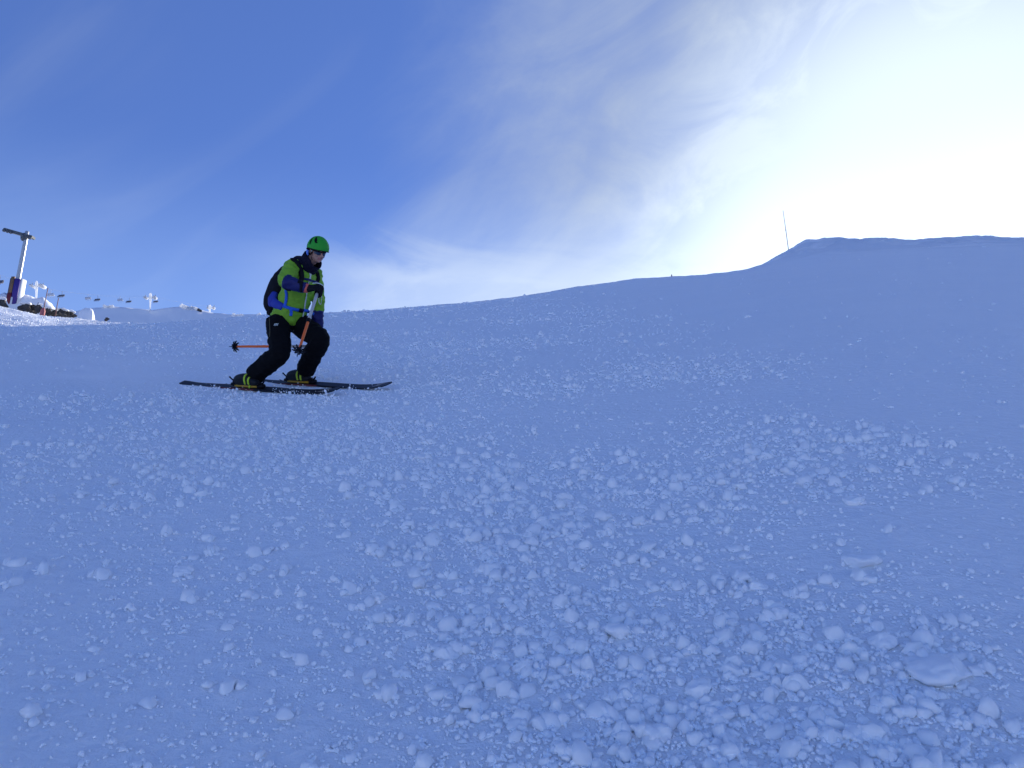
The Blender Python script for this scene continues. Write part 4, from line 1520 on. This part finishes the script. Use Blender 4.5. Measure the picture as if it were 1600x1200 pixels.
def boot(A, axs, ankle, knee):
    X, Y, Zs = axs
    b = bmesh.new()
    loft(b, [A(-0.135, 0, 0.062), A(-0.09, 0, 0.075), A(0.0, 0, 0.080), A(0.08, 0, 0.066), A(0.145, 0, 0.052)],
         [(0.040, 0.046), (0.046, 0.062), (0.050, 0.066), (0.052, 0.048), (0.038, 0.028)], Y, 18, 4, True, 2.6)
    top = ankle.lerp(knee, 0.30)
    loft(b, [A(-0.055, 0, 0.085), ankle, top], [(0.058, 0.066), (0.064, 0.072), (0.070, 0.080)], Y, 18, 4)
    me_ = remeshed(b, 0.006, 2)
    me_.materials.append(M_BOOT)
    bt = own(link(bpy.data.objects.new('ski_boot', me_)))
    bm2 = bmesh.new()
    loft(bm2, [A(-0.15, 0, 0.014), A(-0.06, 0, 0.020), A(0.06, 0, 0.020), A(0.155, 0, 0.014)], [(0.036, 0.015), (0.040, 0.018), (0.044, 0.018), (0.032, 0.013)], Y, 14, 3, True, 3.0)
    o_ = finish(bm2, 'sole', M_AMBER); o_.parent = bt
    tr = bvh(bt)
    for x, z in ((0.045, 0.105), (0.095, 0.085)):            # instep buckles wrap over the shell
        bm2 = bmesh.new()
        pts = []
        for a in range(-100, 101, 20):
            p0 = A(x - 0.02, 0, 0.06) + (Y * math.sin(math.radians(a)) + Zs * math.cos(math.radians(a))) * 0.16
            loc, no, _, _ = tr.ray_cast(p0, (A(x - 0.02, 0, 0.06) - p0).normalized())
            if loc is not None:
                pts.append(loc + no * 0.004)
        if len(pts) > 2:
            loft(bm2, pts, [(0.012, 0.006)] * len(pts), X, 8, 2)
            o_ = finish(bm2, 'buckle', M_NEON); o_.parent = bt
        else:
            bm2.free()
    for k, t in enumerate((-0.04, 0.05)):                     # cuff buckles
        c = ankle.lerp(knee, t); axc = (knee - ankle).normalized()
        fr = (X - X.dot(axc) * axc).normalized(); sd = axc.cross(fr)
        bm2 = bmesh.new()
        loft(bm2, [c + (fr * math.cos(math.radians(a)) + sd * math.sin(math.radians(a))) * (0.080 + 0.006 * k) + axc * 0.05 * (a / 110.0) * (1 if k else -0.6) for a in range(-110, 111, 20)],
             [(0.011, 0.006)] * 12, axc, 8, 2)
        o_ = finish(bm2, 'strap', M_NEON); o_.parent = bt
    return bt


DN = (near_foot - cam.location).dot(_fw); DF = (far_foot - cam.location).dot(_fw)
A, axs = ski(near_foot, (285, 603), (531, 620), DN + 0.36, DN - 0.50, -13, 'nearer black ski carrying the rear foot, its tail trailing left')
boot(A, axs, R_AN, R_KN)
A, axs = ski(far_foot, (398, 600), (612, 612), DF + 0.28, DF - 0.58, -13, 'farther black ski carrying the front foot, its tip farthest right')
boot(A, axs, L_AN, L_KN)

# ------------------------------------------------------------------ snow thrown up along the skis
rng = np.random.default_rng(11)
P_, S_ = [], []
for (x0, y0, x1, y1, n_, up) in [(290, 609, 380, 615, 90, 0.010), (380, 617, 470, 624, 120, 0.012), (425, 610, 480, 614, 110, 0.02), (470, 627, 535, 631, 100, 0.015), (440, 619, 530, 625, 260, 0.022), (540, 617, 605, 619, 190, 0.022), (295, 607, 375, 613, 160, 0.02), (405, 604, 450, 607, 50, 0.015)]:
    for _ in range(n_):
        t = rng.random()
        p = hit(x0 + (x1 - x0) * t + rng.normal(0, 4), y0 + (y1 - y0) * t + rng.normal(0, 2.0), 5, 12) if _ % 8 == 0 else p + Vector((rng.normal(0, 0.03), rng.normal(0, 0.06), 0))
        q = Vector((p.x, p.y, gz(p.x, p.y) if _ % 8 else p.z)) if _ % 8 == 0 else p
        P_.append((q.x, q.y, q.z + abs(rng.normal(0, up)))); S_.append(min(0.020, 0.0038 * rng.random() ** (-1 / 2.0)))
v, f = scatter(np.array(P_), np.array(S_), ICO1)
me = mesh_np('snow_spray', v, f, M_CRUMB)
link(bpy.data.objects.new('snow_spray', me), label='crumbs of snow thrown up around the skis', cat='snow', kind='stuff')

# ------------------------------------------------------------------ fine powder hanging in the air behind the skier
pm_ = bpy.data.materials.new('airborne powder'); pm_.use_nodes = True
t = NT(pm_.node_tree); pm_.node_tree.nodes.clear()
tcx = t.n('ShaderNodeTexCoord')
ln = t.vmath('LENGTH', tcx.outputs['Object'], out=1)
nz = t.noise(tcx.outputs['Object'], 2.2, 3.0, 0.6, 0.4)
den = t.math('MULTIPLY', t.math('POWER', t.smooth(ln, 1.0, 0.1), 1.3), t.smooth(nz, 0.34, 0.70))
pv = t.n('ShaderNodeVolumePrincipled')
pv.inputs['Color'].default_value = (0.97, 0.975, 0.985, 1)
t.l(t.math('MULTIPLY', den, 1.1), pv.inputs['Density'])
om = t.n('ShaderNodeOutputMaterial'); t.l(pv.outputs[0], om.inputs['Volume'])
b_ = bmesh.new(); bmesh.ops.create_icosphere(b_, subdivisions=3, radius=1.0)
puff = finish(b_, 'powder_cloud', pm_, label='thin cloud of snow powder drifting behind the skis', cat='snow', kind='stuff')
c_ = at_depth(175, 586, DN + 0.55)
puff.location = c_
puff.scale = (1.7, 0.8, 0.40)
puff.rotation_euler = (0, 0, math.radians(-14))
